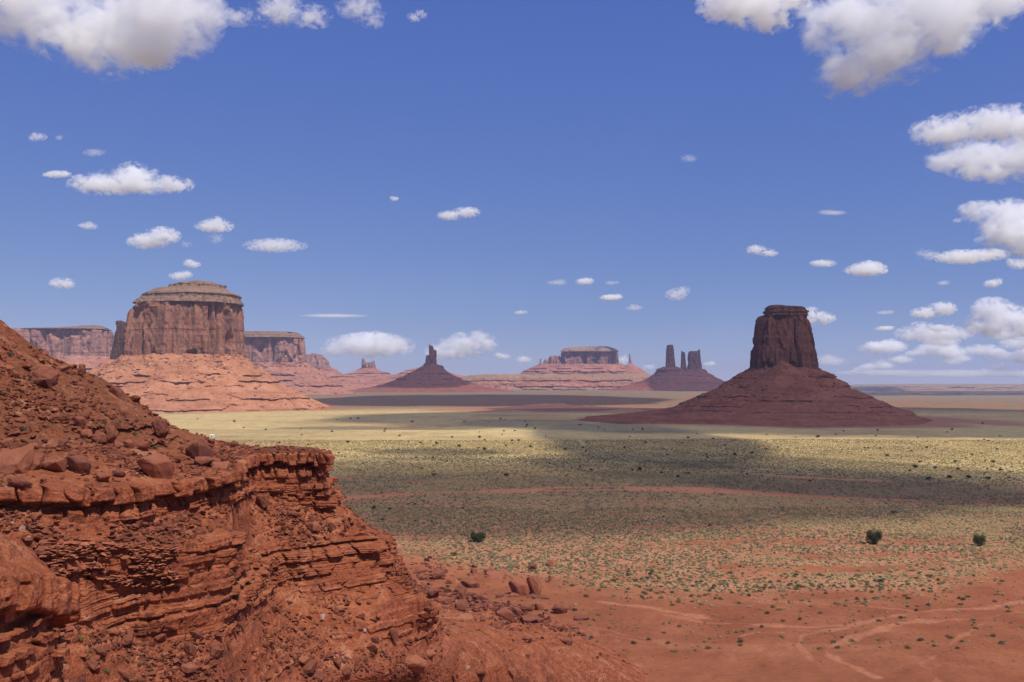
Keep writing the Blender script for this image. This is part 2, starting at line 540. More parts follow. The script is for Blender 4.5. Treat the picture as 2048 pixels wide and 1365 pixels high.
def pchip1(xk, yk, x):
    """monotone cubic through (xk, yk)"""
    h = np.diff(xk)
    dl = np.diff(yk, axis=0) / h[:, None]
    m = np.zeros_like(yk)
    a, b = dl[:-1], dl[1:]
    good = a * b > 0
    w1 = (2 * h[1:] + h[:-1])[:, None]
    w2 = (h[1:] + 2 * h[:-1])[:, None]
    with np.errstate(divide='ignore', invalid='ignore'):
        hm = (w1 + w2) / (w1 / a + w2 / b)
    m[1:-1] = np.where(good, hm, 0)
    m[0], m[-1] = dl[0], dl[-1]
    i = np.clip(np.searchsorted(xk, x) - 1, 0, len(xk) - 2)
    t = ((x - xk[i]) / h[i])[:, None]
    hh = h[i][:, None]
    return (yk[i] * (1 + 2 * t) * (1 - t) ** 2 + hh * m[i] * t * (1 - t) ** 2 + yk[i + 1] * t * t * (3 - 2 * t) + hh * m[i + 1] * t * t * (t - 1))


def strata(a, z, seed, tmin, tmax, cap=0.0, ztop=None, capw=1.5):
    """how far a cliff face stands out at arc length a and height z: hard and soft beds, joints, blocks"""
    lr = np.random.default_rng(seed)
    zb = [-60.0]
    while zb[-1] < 80:
        zb.append(zb[-1] + lr.uniform(tmin, tmax) * (1.7 if lr.random() < .12 else 1))
    zb = np.array(zb)
    hard = np.where(np.arange(len(zb)) % 2 == 0, lr.uniform(.32, .85, len(zb)), lr.uniform(-.18, .14, len(zb)))
    wid = lr.uniform(.7, 2.6, len(zb))
    zw = z + .20 * fbm(a / 12, 0 * a, 0 * a, 3, seed + 1) + 0.05 * fbm(a / 1.2, z * .6, 0 * a, 2, seed + 2)
    k = np.clip(np.searchsorted(zb, zw) - 1, 0, len(zb) - 2)
    f = (zw - zb[k]) / (zb[k + 1] - zb[k])
    prof = 1 - np.abs(2 * f - 1) ** 9
    aw = a + .30 * fbm(a / 1.3, z * 1.2, 0 * a, 2, seed + 3)
    bi = np.floor(aw / wid[k] + h1(k, seed) * 7)
    bf = aw / wid[k] + h1(k, seed) * 7 - bi
    jit = hash3(bi, k, 0 * k, seed + 4)
    gone = hash3(bi, k, 0 * k + 3, seed + 9) < .16
    thin = vnoise(a / 7, z / 2.2, 0 * a, seed + 8)
    hd = (hard[k] > .2)
    out = hard[k] * (0.45 + .9 * thin) + (jit - .5) * .75 * hd - .5 * (gone & hd)
    edge = np.abs(2 * bf - 1) ** 12
    out = out * (.35 + .65 * prof) - edge * .75 * hd
    if cap > 0:
        dz = ztop - z
        aj = a + .35 * fbm(a / 1.5, z, 0 * a, 2, seed + 6)
        w = capw * (.75 + .6 * h1(np.floor(a / 9), seed + 5))
        ci = np.floor(aj / w)
        cf = aj / w - ci
        hz_ = hash3(ci, 0 * ci, 0 * ci, seed + 7)
        th = cap * (.75 + .5 * hz_)
        fin = dz / th
        cp = .95 + 1.1 * (hash3(ci, 0 * ci + 1, 0 * ci, seed + 7) - .5) - 1.0 * np.abs(2 * cf - 1) ** 10 - .30 * np.clip(fin * 2 - 1, -1, 1) ** 8
        cp = cp + .35 * (2 * cf - 1) * (hash3(ci, 0 * ci + 2, 0 * ci, seed + 7) - .5)
        s = sstep(1.0, 1.08, fin)
        under = -.75 * (1 - sstep(1.1, 2.2, fin))
        out = cp * (1 - s) + (out + under) * s
    return out


def loft(levels, order, rows, NT_, tpow=None):
    pts = np.array([[to3(s) for s in levels[n]] for n in order])        # L, S, 3
    L, S = pts.shape[:2]
    ref = pts[len(order) // 2]
    arc = np.concatenate([[0], np.cumsum(np.linalg.norm(np.diff(ref, axis=0), axis=1))])
    # spread columns by photo width so that far and near parts are meshed alike
    uu = CXP + FPX * ref[:, 0] / ref[:, 1]
    tk = np.concatenate([[0], np.cumsum(np.maximum(np.abs(np.diff(uu)), 22) + 3 * np.linalg.norm(np.diff(ref, axis=0), axis=1))])
    t = np.linspace(0, tk[-1], NT_)
    cols = np.stack([pchip1(tk, pts[i], t) for i in range(L)])            # L, NT, 3
    out, band, frac = [], [], []
    for i in range(L - 1):
        n = rows[i]
        s = np.linspace(0, 1, n, endpoint=(i == L - 2))
        out.append(cols[i][None] * (1 - s[:, None, None]) + cols[i + 1][None] * s[:, None, None])
        band += [i] * n
        frac += list(s)
    return np.concatenate(out), np.array(band), np.array(frac), cols, t


def build_hill():
    NC = 1150
    X, band, fr, cols, t = loft(LV, ORDER, ROWS, NC)
    R = X.shape[0]
    ref = .5 * (cols[3] + cols[5])
    k = np.ones(41) / 41
    sm = np.stack([np.convolve(np.pad(ref[:, j], 20, 'edge'), k, 'valid') for j in range(3)], 1)
    tg = np.gradient(sm[:, :2], axis=0)
    tg /= np.linalg.norm(tg, axis=1)[:, None] + 1e-9
    nrm = np.stack([tg[:, 1], -tg[:, 0]], 1)
    seg = np.linalg.norm(np.diff(ref[:, :2], axis=0), axis=1)
    arc = np.concatenate([[0], np.cumsum(seg)])
    A = np.broadcast_to(arc, (R, NC))
    z = X[..., 2]
    x, y = X[..., 0].copy(), X[..., 1].copy()
    # the lowest slope runs out gently on to the plain
    j7 = band == 7
    f7 = fr[j7][:, None]
    z0, z1 = cols[7][None, :, 2], cols[8][None, :, 2]
    e7 = 1.2 + 1.1 * sstep(.45, 1, f7)
    X[j7, :, 2] = z0 + (z1 - z0) * (1 - (1 - f7) ** e7)
    # smooth the joint between the debris slopes
    j0 = np.where(band == 6)[0][0] + 25
    lo7 = np.where(band == 6)[0][0] + 8
    wcol = sstep(0, 100, np.arange(R - lo7))[:, None, None]
    S7 = X[lo7:].copy()
    kr = np.exp(-.5 * (np.arange(-150, 151) / 48.0) ** 2)
    kr /= kr.sum()
    for q in range(S7.shape[0]):
        for c_ in range(3):
            S7[q, :, c_] = np.convolve(np.pad(S7[q, :, c_], 150, 'edge'), kr, 'valid')
    X[lo7:] = X[lo7:] * (1 - wcol) + S7 * wcol
    for _ in range(60):
        X[j0:-40] = .25 * X[j0 - 1:-41] + .5 * X[j0:-40] + .25 * X[j0 + 1:-39]
    z = X[..., 2]
    x, y = X[..., 0].copy(), X[..., 1].copy()
    # cliff weight
    def bw(i, up, dn):
        w = np.zeros(R)
        w[band == i] = 1
        j = np.where(band == i)[0]
        for q in range(1, up + 1):
            w[j[0] - q] = max(w[j[0] - q], 1 - q / (up + 1))
        for q in range(1, dn + 1):
            w[j[-1] + q] = max(w[j[-1] + q], 1 - q / (dn + 1))
        return w[:, None]
    w1 = bw(3, 12, 10)
    w2 = bw(5, 10, 22)
    zt1 = np.broadcast_to(cols[3][:, 2], (R, NC))
    s1 = strata(A, np.minimum(z, zt1), 101, .28, .85, cap=1.25, ztop=zt1)
    s2 = strata(A, z, 202, .24, .92)
    fine_ = .26 * strata(A, z, 505, .06, .22) * vnoise(A / 4, z / 1.5, 0 * A, 506) + .12 * fbm(x / .55, y / .55, z / .45, 3, 507)
    s1 = s1 + fine_ * sstep(1.1, 1.6, zt1 - z) + .10 * fbm(x / .8, y / .8, z / .6, 4, 508)
    s2 = s2 + fine_
    # a stretch of the lower band is a steep heap of thin slabs instead of ledges
    UU = CXP + FPX * X[..., 0] / X[..., 1]
    slabby = sstep(80, 130, UU) * (1 - sstep(330, 370, UU)) * np.where((band == 5)[:, None], 1 - sstep(.30, .40, fr[:, None]), 0)
    rib = .9 * fbm(A / 6.5, z / 14, 0 * A, 3, 210) + .35 * ridged(A / 2.6, z / 9, 0 * A, 2, 211)
    amp = .55 + .9 * vnoise(A / 10, z / 4, 0 * A, 215)
    # the foot of a band is buried in debris here and there
    bur = sstep(-.15, .35, fbm(A / 5, z / 5, 0 * A, 3, 219)) * 0.6
    lowpart = np.where((band == 5)[:, None], sstep(.55, 1.0, fr[:, None]) * bur, 0)
    off = w1 * (s1 * .95 + .35 * rib) + w2 * (s2 * amp * (1 - lowpart) * (1 - .85 * slabby) + .55 * slabby + rib * .9)
    # debris slopes and hill: bumps, gullies, ledges breaking through
    slope_w = np.clip(1 - w1 - w2, 0, 1)
    bump = .40 * fbm(x / 5, y / 5, z / 5, 5, 230) + .16 * fbm(x / 1.1, y / 1.1, z / 1.1, 4, 231)
    gul = -.25 * np.clip(ridged(A / 4.5, z / 30, 0 * A, 3, 233) - .45, 0, 1)
    led = strata(A, z, 303, .25, 1.1) * sstep(.12, .42, fbm(A / 14, z / 2.0, 0 * A, 3, 236))
    hillpart = np.isin(band, [1])[:, None] * np.sin(np.clip(fr, 0, 1) * np.pi)[:, None] ** .4
    lower = np.isin(band, [4, 6, 7])[:, None] * 1.0
    fade = np.where((band == 7)[:, None], 1 - sstep(.5, 1, fr[:, None]) * .9, 1)
    far2 = np.where((band == 0)[:, None], .3, 1)
    off = off + slope_w * far2 * (hillpart * led * 1.1 + lower * (led * np.where((band == 7)[:, None], .18, .35) * fade + gul * np.where((band == 7)[:, None], 0, 1)))
    X[..., 0] += off * nrm[None, :, 0]
    X[..., 1] += off * nrm[None, :, 1]
    benchw = np.where((band == 2)[:, None], .45, 1.0)
    crestw = np.where((band == 1)[:, None], .6 + .4 * sstep(0, .2, fr[:, None]), 1.0)
    X[..., 2] += slope_w * bump * fade * benchw * crestw * np.where((band == 7)[:, None], 1 + fr[:, None], 1)
    # broad hollows on the lower debris slope
    X[..., 2] += np.where((band == 7)[:, None], np.sin(np.pi * fr[:, None]) * (1.6 * fbm(x / 16, y / 16, 0 * x, 3, 240) - 1.5), 0)
    me = np_mesh('hill', X.reshape(-1, 3), grid_faces(R, NC, False, True), False)
    return me, X, band, fr


def mat_near(name):
    k = NT(name)
    p = k.pos()
    nz = k.n('ShaderNodeSeparateXYZ')
    k.set(nz.inputs[0], k.n('ShaderNodeNewGeometry').outputs['Normal'])
    warp = k.noise(p, .12, 3, .5)
    sp = k.n('ShaderNodeSeparateXYZ')
    k.set(sp.inputs[0], p)
    zz = k.math('ADD', sp.outputs[2], k.math('MULTIPLY', warp, 2.2))
    cz = k.n('ShaderNodeCombineXYZ')
    k.set(cz.inputs[2], zz)
    k.set(cz.inputs[0], k.math('MULTIPLY', sp.outputs[0], .04))
    k.set(cz.inputs[1], k.math('MULTIPLY', sp.outputs[1], .04))
    bed = k.noise(cz.outputs[0], 2.4, 6, .7)
    bed2 = k.noise(cz.outputs[0], .7, 3, .6)
    fine = k.noise(p, 2.2, 7, .7)
    mid = k.noise(p, .35, 5, .6, .4)
    vert = k.noise(k.scaled(p, (2.0, 2.0, .18)), 1.0, 5, .6)
    rock = k.ramp(k.math('ADD', k.math('MULTIPLY', bed, .6), k.math('MULTIPLY', fine, .4)),
                  [(.33, (.065, .017, .010)), (.43, (.20, .052, .024)), (.53, (.335, .100, .045)), (.66, (.54, .225, .125))])
    rock = k.mix(k.maprange(bed2, .42, .62, 0, .55), rock, (.20, .056, .030))
    rock = k.mix(k.maprange(vert, .52, .66, 0, .65), rock, (.075, .021, .015))
    soil = k.ramp(k.math('ADD', k.math('MULTIPLY', mid, .6), k.math('MULTIPLY', fine, .4)),
                  [(.36, (.155, .044, .019)), (.5, (.280, .083, .035)), (.64, (.40, .142, .067))])
    # upper hillside is browner and darker: its shade is painted into the soil
    up = k.maprange(sp.outputs[2], 51.5, 56.5, 0, .88, True)
    soil = k.mix(up, soil, k.mix(k.maprange(fine, .35, .65), (.080, .030, .016), (.235, .088, .042)))
    flat = k.maprange(k.math('ADD', nz.outputs[2], k.math('MULTIPLY', k.math('SUBTRACT', mid, .5), .35)), .55, .80, 0, 1, True)
    c = k.mix(flat, rock, soil)
    # pale dust in drifts, dark varnish on old faces
    dus = k.noise(p, .22, 4, .6, .8)
    c = k.mix(k.math('MULTIPLY', k.math('MULTIPLY', k.maprange(dus, .52, .68, 0, 1, True), flat), k.maprange(fine, .3, .6, .15, .65)), c, (.47, .225, .125))
    c = k.mix(k.math('MULTIPLY', k.maprange(dus, .46, .34, 0, .45, True), k.math('SUBTRACT', 1.0, flat)), c, (.085, .034, .030))
    # pale chips
    vor = k.n('ShaderNodeTexVoronoi')
    k.set(vor.inputs['Vector'], p)
    vor.inputs['Scale'].default_value = 2.6
    wn_ = k.n('ShaderNodeTexWhiteNoise')
    k.set(wn_.inputs[0], vor.outputs['Position'])
    chip = k.math('MULTIPLY', k.maprange(vor.outputs['Distance'], .16, .20, 1, 0), k.math('GREATER_THAN', wn_.outputs[0], .90))
    chip = k.math('MULTIPLY', chip, k.maprange(mid, .48, .6))
    c = k.mix(k.math('MULTIPLY', chip, .6), c, (.48, .30, .22))
    peb = k.n('ShaderNodeTexVoronoi')
    k.set(peb.inputs['Vector'], p)
    peb.inputs['Scale'].default_value = 3.4
    c = k.mix(k.maprange(peb.outputs['Distance'], .05, .5, .35, 0), c, (.30, .115, .062))
    h = k.math('ADD', k.math('MULTIPLY', fine, .9), k.math('MULTIPLY', k.maprange(peb.outputs['Distance'], 0, .5, 1, 0), .35))
    h = k.math('ADD', h, k.math('MULTIPLY', bed, .5))
    return k.finish(c, .95, h, .9, .22, .08)


M_NEAR = mat_near('red_layered_rock')
hill_me, HX, HB, HF = build_hill()
hill = link('hill', hill_me, M_NEAR)
tag(hill, 'steep red hillside with two bands of layered cliff', None, None, 'structure')

# near buttress in the bottom left corner
BV = {
 'in': [(-190, 985, 57), (-90, 1020, 60), (0, 1062, 62.5), (50, 1092, 64), (86, 1120, 65.2), (108, 1146, 66), W(-33.5, 67.5, 45)],
 'mid': [(-190, 1095, 51), (-90, 1100, 54), (0, 1112, 57), (50, 1122, 59.5), (90, 1135, 61.8), (116, 1158, 63.5), W(-33.5, 66.5, 45)],
 'top': [(-190, 1150, 48), (-90, 1150, 51), (0, 1146, 54), (58, 1143, 57), (104, 1149, 59.3), (128, 1168, 61.5), W(-33.5, 66, 45)],
 'foot': [(-190, 1560, 46), (-90, 1560, 48.5), (0, 1560, 51.2), (62, 1560, 53.8), (108, 1545, 56.3), (134, 1520, 59.5), W(-33, 66, 32)],
}


def build_buttress():
    NC = 420
    X, band, fr, cols, t = loft(BV, ['in', 'mid', 'top', 'foot'], [30, 40, 330], NC)
    R = X.shape[0]
    ref = cols[2]
    k = np.ones(41) / 41
    sm = np.stack([np.convolve(np.pad(ref[:, j], 20, 'edge'), k, 'valid') for j in range(3)], 1)
    tg = np.gradient(sm[:, :2], axis=0)
    tg /= np.linalg.norm(tg, axis=1)[:, None] + 1e-9
    nrm = np.stack([tg[:, 1], -tg[:, 0]], 1)
    arc = np.concatenate([[0], np.cumsum(np.linalg.norm(np.diff(ref[:, :2], axis=0), axis=1))])
    A = np.broadcast_to(arc + 300, (R, NC))
    z = X[..., 2]
    w = np.where(band == 2, 1.0, 0.0)
    j = np.where(band == 2)[0][0]
    for q in range(1, 10):
        w[j - q] = 1 - q / 10
    w = w[:, None]
    zt = np.broadcast_to(cols[2][:, 2], (R, NC))
    s = strata(A, np.minimum(z, zt), 404, .22, .8, cap=1.9, ztop=zt, capw=1.35)
    s = s + .10 * fbm(X[..., 0] / .6, X[..., 1] / .6, z / .5, 4, 415)
    rib = .35 * fbm(A / 5, z / 12, 0 * A, 3, 410) + .3 * ridged(A / 2, z / 8, 0 * A, 2, 411)
    tend = (1 - sstep(.84, .97, np.linspace(0, 1, NC)))[None]
    off = w * (s * .75 + rib * .6 - .35) * tend
    X[..., 0] += off * nrm[None, :, 0]
    X[..., 1] += off * nrm[None, :, 1]
    X[..., 2] += (1 - w) * .35 * fbm(X[..., 0] / 1.6, X[..., 1] / 1.6, X[..., 2] / 1.6, 5, 412)
    return np_mesh('hill_spur', X.reshape(-1, 3), grid_faces(R, NC, False, True), False)


spur = link('hill_spur', build_buttress(), M_NEAR)
tag(spur, 'near spur of the red hillside with a jointed block on top', None, None, 'structure')


# ------------------------------------------------------------------ buttes and mesas
def resample(prof, n):
    pv = np.array(prof, float)
    v = np.concatenate([np.linspace(pv[i, 0], pv[i + 1, 0], max(2, int(n * (pv[i + 1, 0] - pv[i, 0]) / (pv[-1, 0] - pv[0, 0])) + 2), endpoint=False) for i in range(len(pv) - 1)] + [[pv[-1, 0]]])
    return v, np.interp(v, pv[:, 0], pv[:, 1]), np.interp(v, pv[:, 0], pv[:, 2])


def ring_mesh(name, prof, d, ratio, power, nseg, nrow, kind, seed, S, origin, bmin=0.0, amp=1.0, closed_top=True, ledges=()):
    """loft of rings: prof rows are (v, u_left, u_right) read off the outline at depth d; kind 'cliff', 'talus' or 'cap'"""
    v, ul, ur = resample(prof, nrow)
    z = CAMH - (v - HZ) / FPX * d
    cx = ((ul + ur) / 2 - CXP) / FPX * d
    a = (ur - ul) / 2 / FPX * d
    b = np.maximum(a * ratio, bmin)
    th = np.linspace(0, 2 * math.pi, nseg, endpoint=False)
    ct, st = np.cos(th), np.sin(th)
    den = (np.abs(ct) ** power + np.abs(st) ** power) ** (-1 / power)
    X = cx[:, None] + a[:, None] * den * ct
    Y = d + b[:, None] * den * st
    Z = np.broadcast_to(z[:, None], X.shape).copy()
    nx, ny = ct / np.maximum(a.mean(), 1e-3), st / np.maximum(b.mean(), 1e-3)
    nl = np.hypot(nx, ny)
    nx, ny = (nx / nl)[None], (ny / nl)[None]
    if kind == 'cliff':
        rr = ridged(X / (S * 2.2), Y / (S * 2.2), Z / (S * 22), 3, seed)
        big = fbm(X / (S * 6), Y / (S * 6), Z / (S * 30), 3, seed + 3)
        crack = np.clip(ridged(X / (S * 3.1), Y / (S * 3.1), Z / (S * 40), 2, seed + 5) - .62, 0, 1)
        alc = np.clip(fbm(X / (S * 2.4), Y / (S * 2.4), Z / (S * 4.5), 3, seed + 7) - .15, 0, 1)
        zi = Z / S * 1.3 + .5 * fbm(X / (S * 8), Y / (S * 8), 0 * Z, 2, seed + 8)
        bed = (h1(np.floor(zi).astype(int), seed) - .5)
        off = S * amp * (.65 * rr + .40 * big - 4.4 * crack - 2.1 * alc + .12 * bed + .12 * fbm(X / (S * .5), Y / (S * .5), Z / (S * .8), 3, seed + 9))
        env = np.ones(len(v))
        n = max(2, int(len(v) * .03))
        env[-n:] = np.linspace(1, .5, n)
        off = off * env[:, None] - S * amp * .95
    elif kind == 'cap':
        zi = Z / S * 1.7 + .4 * fbm(X / (S * 9), Y / (S * 9), 0 * Z, 2, seed + 8)
        ki = np.floor(zi).astype(int)
        bed = h1(ki, seed) - .5
        off = S * amp * (1.7 * bed + .5 * fbm(X / (S * 1.2), Y / (S * 1.2), Z / (S * 2), 4, seed + 2) + .7 * fbm(X / (S * 4), Y / (S * 4), Z / (S * 9), 3, seed + 4) - .3)
    else:
        gul = ridged(X / (S * 5), Y / (S * 5), Z / (S * 12), 3, seed)
        off = S * amp * (.85 * fbm(X / (S * 9), Y / (S * 9), Z / (S * 14), 4, seed + 2) + .7 * gul + .28 * fbm(X / (S * 1.2), Y / (S * 1.2), Z / (S * 1.2), 4, seed + 3))
        off = off - S * amp * .6
        lamp = .55 if S == 4.5 else .95
        blk = vnoise(X / (S * .9), Y / (S * .9), Z / (S * .9), seed + 6)
        off = off + S * amp * .7 * sstep(.84, .96, blk)
        for (lv, hz_, pres) in ledges:
            zl = CAMH - (lv - HZ) / FPX * d + .35 * S * fbm(X / (S * 12), Y / (S * 12), 0 * X, 2, seed + int(lv))
            on = sstep(-.25 + pres, .15 + pres, fbm(X / (S * 9), Y / (S * 9), 0 * X, 3, seed + 11 + int(lv)))
            q = (Z - zl) / (hz_ * S)
            off = off + on * S * lamp * (sstep(-1.0, -.85, q) * (1 - sstep(0.0, 2.4, q)) - .45 * (sstep(-1.9, -1.1, q) * (1 - sstep(-1.05, -.95, q))))
    sc = np.minimum(1, a / (S * 2.0 + 1e-6))[:, None]
    X = X + off * nx * sc
    Y = Y + off * ny * sc
    if kind == 'talus':
        Z = Z + S * .25 * amp * fbm(X / (S * 2), Y / (S * 2), 0 * Z, 3, seed + 15) * (kind == 'talus')
    V = np.stack([X, Y, Z], -1).reshape(-1, 3)
    F = grid_faces(len(v), nseg, True, True)
    if closed_top:
        # rings shrinking to the middle make a slightly domed, bumpy top
        rows = [V[:nseg]]
        c0 = V[:nseg].mean(0)
        extra = []
        for q in (.8, .55, .3, .08):
            r = c0 + (V[:nseg] - c0) * q
            r[:, 2] = V[:nseg, 2] * q + c0[2] * (1 - q) + S * .18 * (1 - q) + S * .15 * fbm(r[:, 0] / S / 3, r[:, 1] / S / 3, 0 * r[:, 0], 3, seed + 20)
            extra.append(r)
        V = np.concatenate(extra[::-1] + [V])
        F = grid_faces(len(v) + len(extra), nseg, True, True)
    return np_mesh(name, V - np.asarray(origin), F, True)


C_DARK, C_MID, C_LIGHT, C_VAR = (.16, .068, .046), (.26, .115, .072), (.41, .205, .130), (.115, .055, .042)
M_CLIFF = mat_butte('butte_cliff_rock', C_DARK, C_MID, C_LIGHT, C_VAR, 14)
M_CLIFF_RED = mat_butte('red_butte_cliff_rock', (.15, .056, .036), (.22, .083, .050), (.31, .13, .08), (.075, .036, .030), 9)
M_CAP = mat_butte('butte_cap_rock', (.15, .085, .060), (.26, .150, .100), (.37, .235, .155), (.12, .075, .058), 12, sandy=(.27, .18, .105), banded=.85)
M_CAP_RED = mat_butte('red_butte_cap_rock', (.13, .060, .042), (.20, .092, .060), (.28, .14, .09), (.085, .045, .036), 6)
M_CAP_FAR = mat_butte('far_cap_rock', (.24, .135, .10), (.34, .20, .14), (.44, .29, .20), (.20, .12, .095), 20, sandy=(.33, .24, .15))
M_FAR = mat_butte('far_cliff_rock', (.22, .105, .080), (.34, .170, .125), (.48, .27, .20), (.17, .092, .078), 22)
M_PILLAR = mat_butte('shade_painted_pillar_rock', (.075, .040, .034), (.115, .060, .048), (.16, .085, .065), (.055, .034, .032), 12)  # darker tones paint the pillar's shade into its rock colour
M_TALUS = mat_talus('butte_debris', (.27, .102, .050), (.42, .178, .092), (.53, .260, .148), (.21, .080, .046), 9)
M_TALUS_RED = mat_talus('red_butte_debris', (.17, .058, .034), (.25, .090, .052), (.34, .140, .088), (.125, .043, .028), 6)
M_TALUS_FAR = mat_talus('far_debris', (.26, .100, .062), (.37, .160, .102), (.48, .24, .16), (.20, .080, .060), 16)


def butte(label, d, u0, parts, cat='butte', name='butte', group='sandstone buttes on the plain'):
    o = empty(name, ((u0 - CXP) / FPX * d, d, 0), label, cat, group)
    for (pname, prof, kind, mat, kw) in parts:
        me = ring_mesh(pname, prof, kw.pop('d', d), kw.pop('ratio', .8), kw.pop('power', 2.6), kw.pop('nseg', 200), kw.pop('nrow', 80), kind, kw.pop('seed', 1), kw.pop('S', 10), o.location, **kw)
        link(pname, me, mat, o)
    return o


# the big domed butte on the left
butte('huge round butte with domed layered cap, on a wide pale orange debris skirt', 2430, 370, [
    ('cap', [(563, 385, 410), (564, 379, 421), (567, 363, 431), (570, 352, 440), (572, 341, 452), (577, 336, 453.5), (579, 316, 455), (584, 306, 463), (588, 297, 470), (592, 293, 477), (597, 288, 477), (603, 282, 478), (610, 275, 480)], 'cap', M_CAP, dict(nseg=900, nrow=110, S=8, seed=5, ratio=.85, power=2.5, amp=.7)),
    ('cliff', [(607, 273, 480.5), (612, 268, 482), (620, 262.5, 485), (640, 259, 486), (660, 256, 486), (680, 254, 487), (700, 252, 488), (722, 249, 491)], 'cliff', M_CLIFF, dict(nseg=1100, nrow=230, S=13, seed=21, ratio=.85, power=2.5, closed_top=False)),
    ('talus_slope', [(711, 258, 488), (716, 245, 492), (728, 228, 505), (740, 212, 517), (760, 188, 543), (780, 150, 575), (790, 130, 596), (800, 103, 617), (812, 83, 643), (822, 50, 672), (832, 0, 710)], 'talus', M_TALUS, dict(nseg=900, nrow=260, S=7, seed=31, ratio=.85, power=2.2, closed_top=False, ledges=((746, 1.0, .05), (757, 1.5, .12), (768, .7, .25), (790, 1.2, -.25), (808, 1.3, -.1)))),
])
butte('narrow dark pillar standing hard against the left flank of the huge round butte', 2620, 236, [
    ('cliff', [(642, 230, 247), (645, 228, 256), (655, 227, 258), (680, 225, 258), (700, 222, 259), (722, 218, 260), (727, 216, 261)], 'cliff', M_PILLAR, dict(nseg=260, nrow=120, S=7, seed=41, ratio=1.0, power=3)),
    ('talus_slope', [(719, 215, 262), (726, 205, 270), (740, 190, 285), (770, 150, 320), (812, 100, 370)], 'talus', M_TALUS, dict(nseg=240, nrow=80, S=8, seed=42, ratio=1.0, closed_top=False))])
butte('long pale purple mesa behind the hillside, far from its round neighbour', 4300, 110, [
    ('cap', [(652, 165, 198), (653.5, 150, 206), (656, 118, 213), (658, 50, 214), (660, 20, 220)], 'cap', M_CAP, dict(nseg=400, nrow=30, S=8, seed=51, ratio=.5, power=3, amp=.7)),
    ('cliff', [(659, 18, 218), (665, 10, 224), (690, 6, 226), (718, 2, 229)], 'cliff', M_FAR, dict(nseg=600, nrow=110, S=17, seed=52, ratio=.5, power=3.4, closed_top=False)),
    ('talus_slope', [(713, 0, 230), (722, -12, 244), (740, -40, 275), (770, -90, 330), (792, -130, 380)], 'talus', M_TALUS_FAR, dict(nseg=400, nrow=90, S=12, seed=53, ratio=.55, closed_top=False, ledges=((735, 1, 0),)))],
    'mesa', 'mesa')
butte('flat topped mesa reaching out from behind the huge round butte', 4700, 520, [
    ('cap', [(664.5, 440, 572), (666, 420, 596), (669, 410, 597), (672, 405, 602), (677, 400, 606)], 'cap', M_CAP, dict(nseg=400, nrow=36, S=9, seed=61, ratio=.5, power=3, amp=.6)),
    ('cliff', [(676, 400, 606), (681, 398, 611), (690, 396, 612), (712, 392, 613), (731, 388, 614)], 'cliff', M_FAR, dict(nseg=600, nrow=120, S=18, seed=62, ratio=.45, power=3.6, closed_top=False)),
    ('talus_slope', [(725, 386, 615), (735, 370, 624), (748, 350, 643), (758, 335, 657), (770, 310, 676), (783, 285, 700), (792, 270, 715)], 'talus', M_TALUS_FAR, dict(nseg=400, nrow=120, S=11, seed=63, ratio=.5, closed_top=False, ledges=((747, .8, 0), (757, .9, .1), (768, .9, 0))))],
    'mesa', 'mesa')
butte('small far mesa sloping down at its end, beyond the flat topped one', 6300, 635, [
    ('cliff', [(708.5, 600, 643), (710, 598, 647), (714, 596, 652), (718, 595, 659), (724, 594, 662), (732, 592, 664), (741, 590, 667)], 'cliff', M_FAR, dict(nseg=360, nrow=90, S=15, seed=71, ratio=.6, power=3)),
    ('talus_slope', [(737, 590, 667), (743, 582, 674), (748, 575, 684), (752, 568, 700), (760, 550, 730), (775, 520, 770), (784, 500, 800)], 'talus', M_TALUS_FAR, dict(nseg=300, nrow=70, S=13, seed=72, ratio=.6, closed_top=False, ledges=((752, .7, 0),)))],
    'mesa', 'mesa')
o = butte('castle shaped little butte with two horns on a stepped cone', 7300, 737, [
    ('cliff', [(725.5, 724, 750), (728, 723, 750.5), (733, 722.5, 751.5), (740, 722, 752.5)], 'cliff', M_FAR, dict(nseg=260, nrow=60, S=11, seed=81, ratio=.6, power=3.4, amp=.7)),
    ('horn', [(716.5, 724.5, 727), (719, 723, 728.5), (722, 722.5, 730), (727, 722.5, 731.5), (731, 722.5, 732)], 'cliff', M_FAR, dict(nseg=120, nrow=50, S=7, seed=82, ratio=1, power=3, amp=.7)),
    ('horn', [(722, 744, 749.5), (724, 741, 750.5), (727, 740, 751), (731, 739, 751.5)], 'cliff', M_FAR, dict(nseg=120, nrow=40, S=7, seed=83, ratio=1, power=3, amp=.7)),
    ('talus_slope', [(737, 721, 753), (740, 717, 757), (744, 707, 765), (747, 702, 779), (750, 690, 782), (753, 678, 800), (757, 655, 830), (764, 620, 870), (780, 560, 930)], 'talus', M_TALUS_FAR, dict(nseg=420, nrow=110, S=12, seed=84, ratio=.8, closed_top=False, ledges=((746, .8, -.2), (751, .9, -.2), (758, .8, 0))))])
butte('low red stepped ridge behind the spire butte', 6900, 850, [
    ('cliff', [(735, 845, 860), (737, 832, 868), (741, 812, 880), (746, 800, 900), (752, 792, 915)], 'cap', M_TALUS_FAR, dict(nseg=300, nrow=50, S=9, seed=91, ratio=.5, power=2.5, amp=.7)),
    ('talus_slope', [(748, 795, 905), (753, 780, 930), (762, 740, 970), (782, 690, 1040)], 'talus', M_TALUS_FAR, dict(nseg=300, nrow=60, S=11, seed=92, ratio=.5, closed_top=False, ledges=((755, .8, -.1),)))],
    'ridge', 'ridge', 'far ridges and benches')
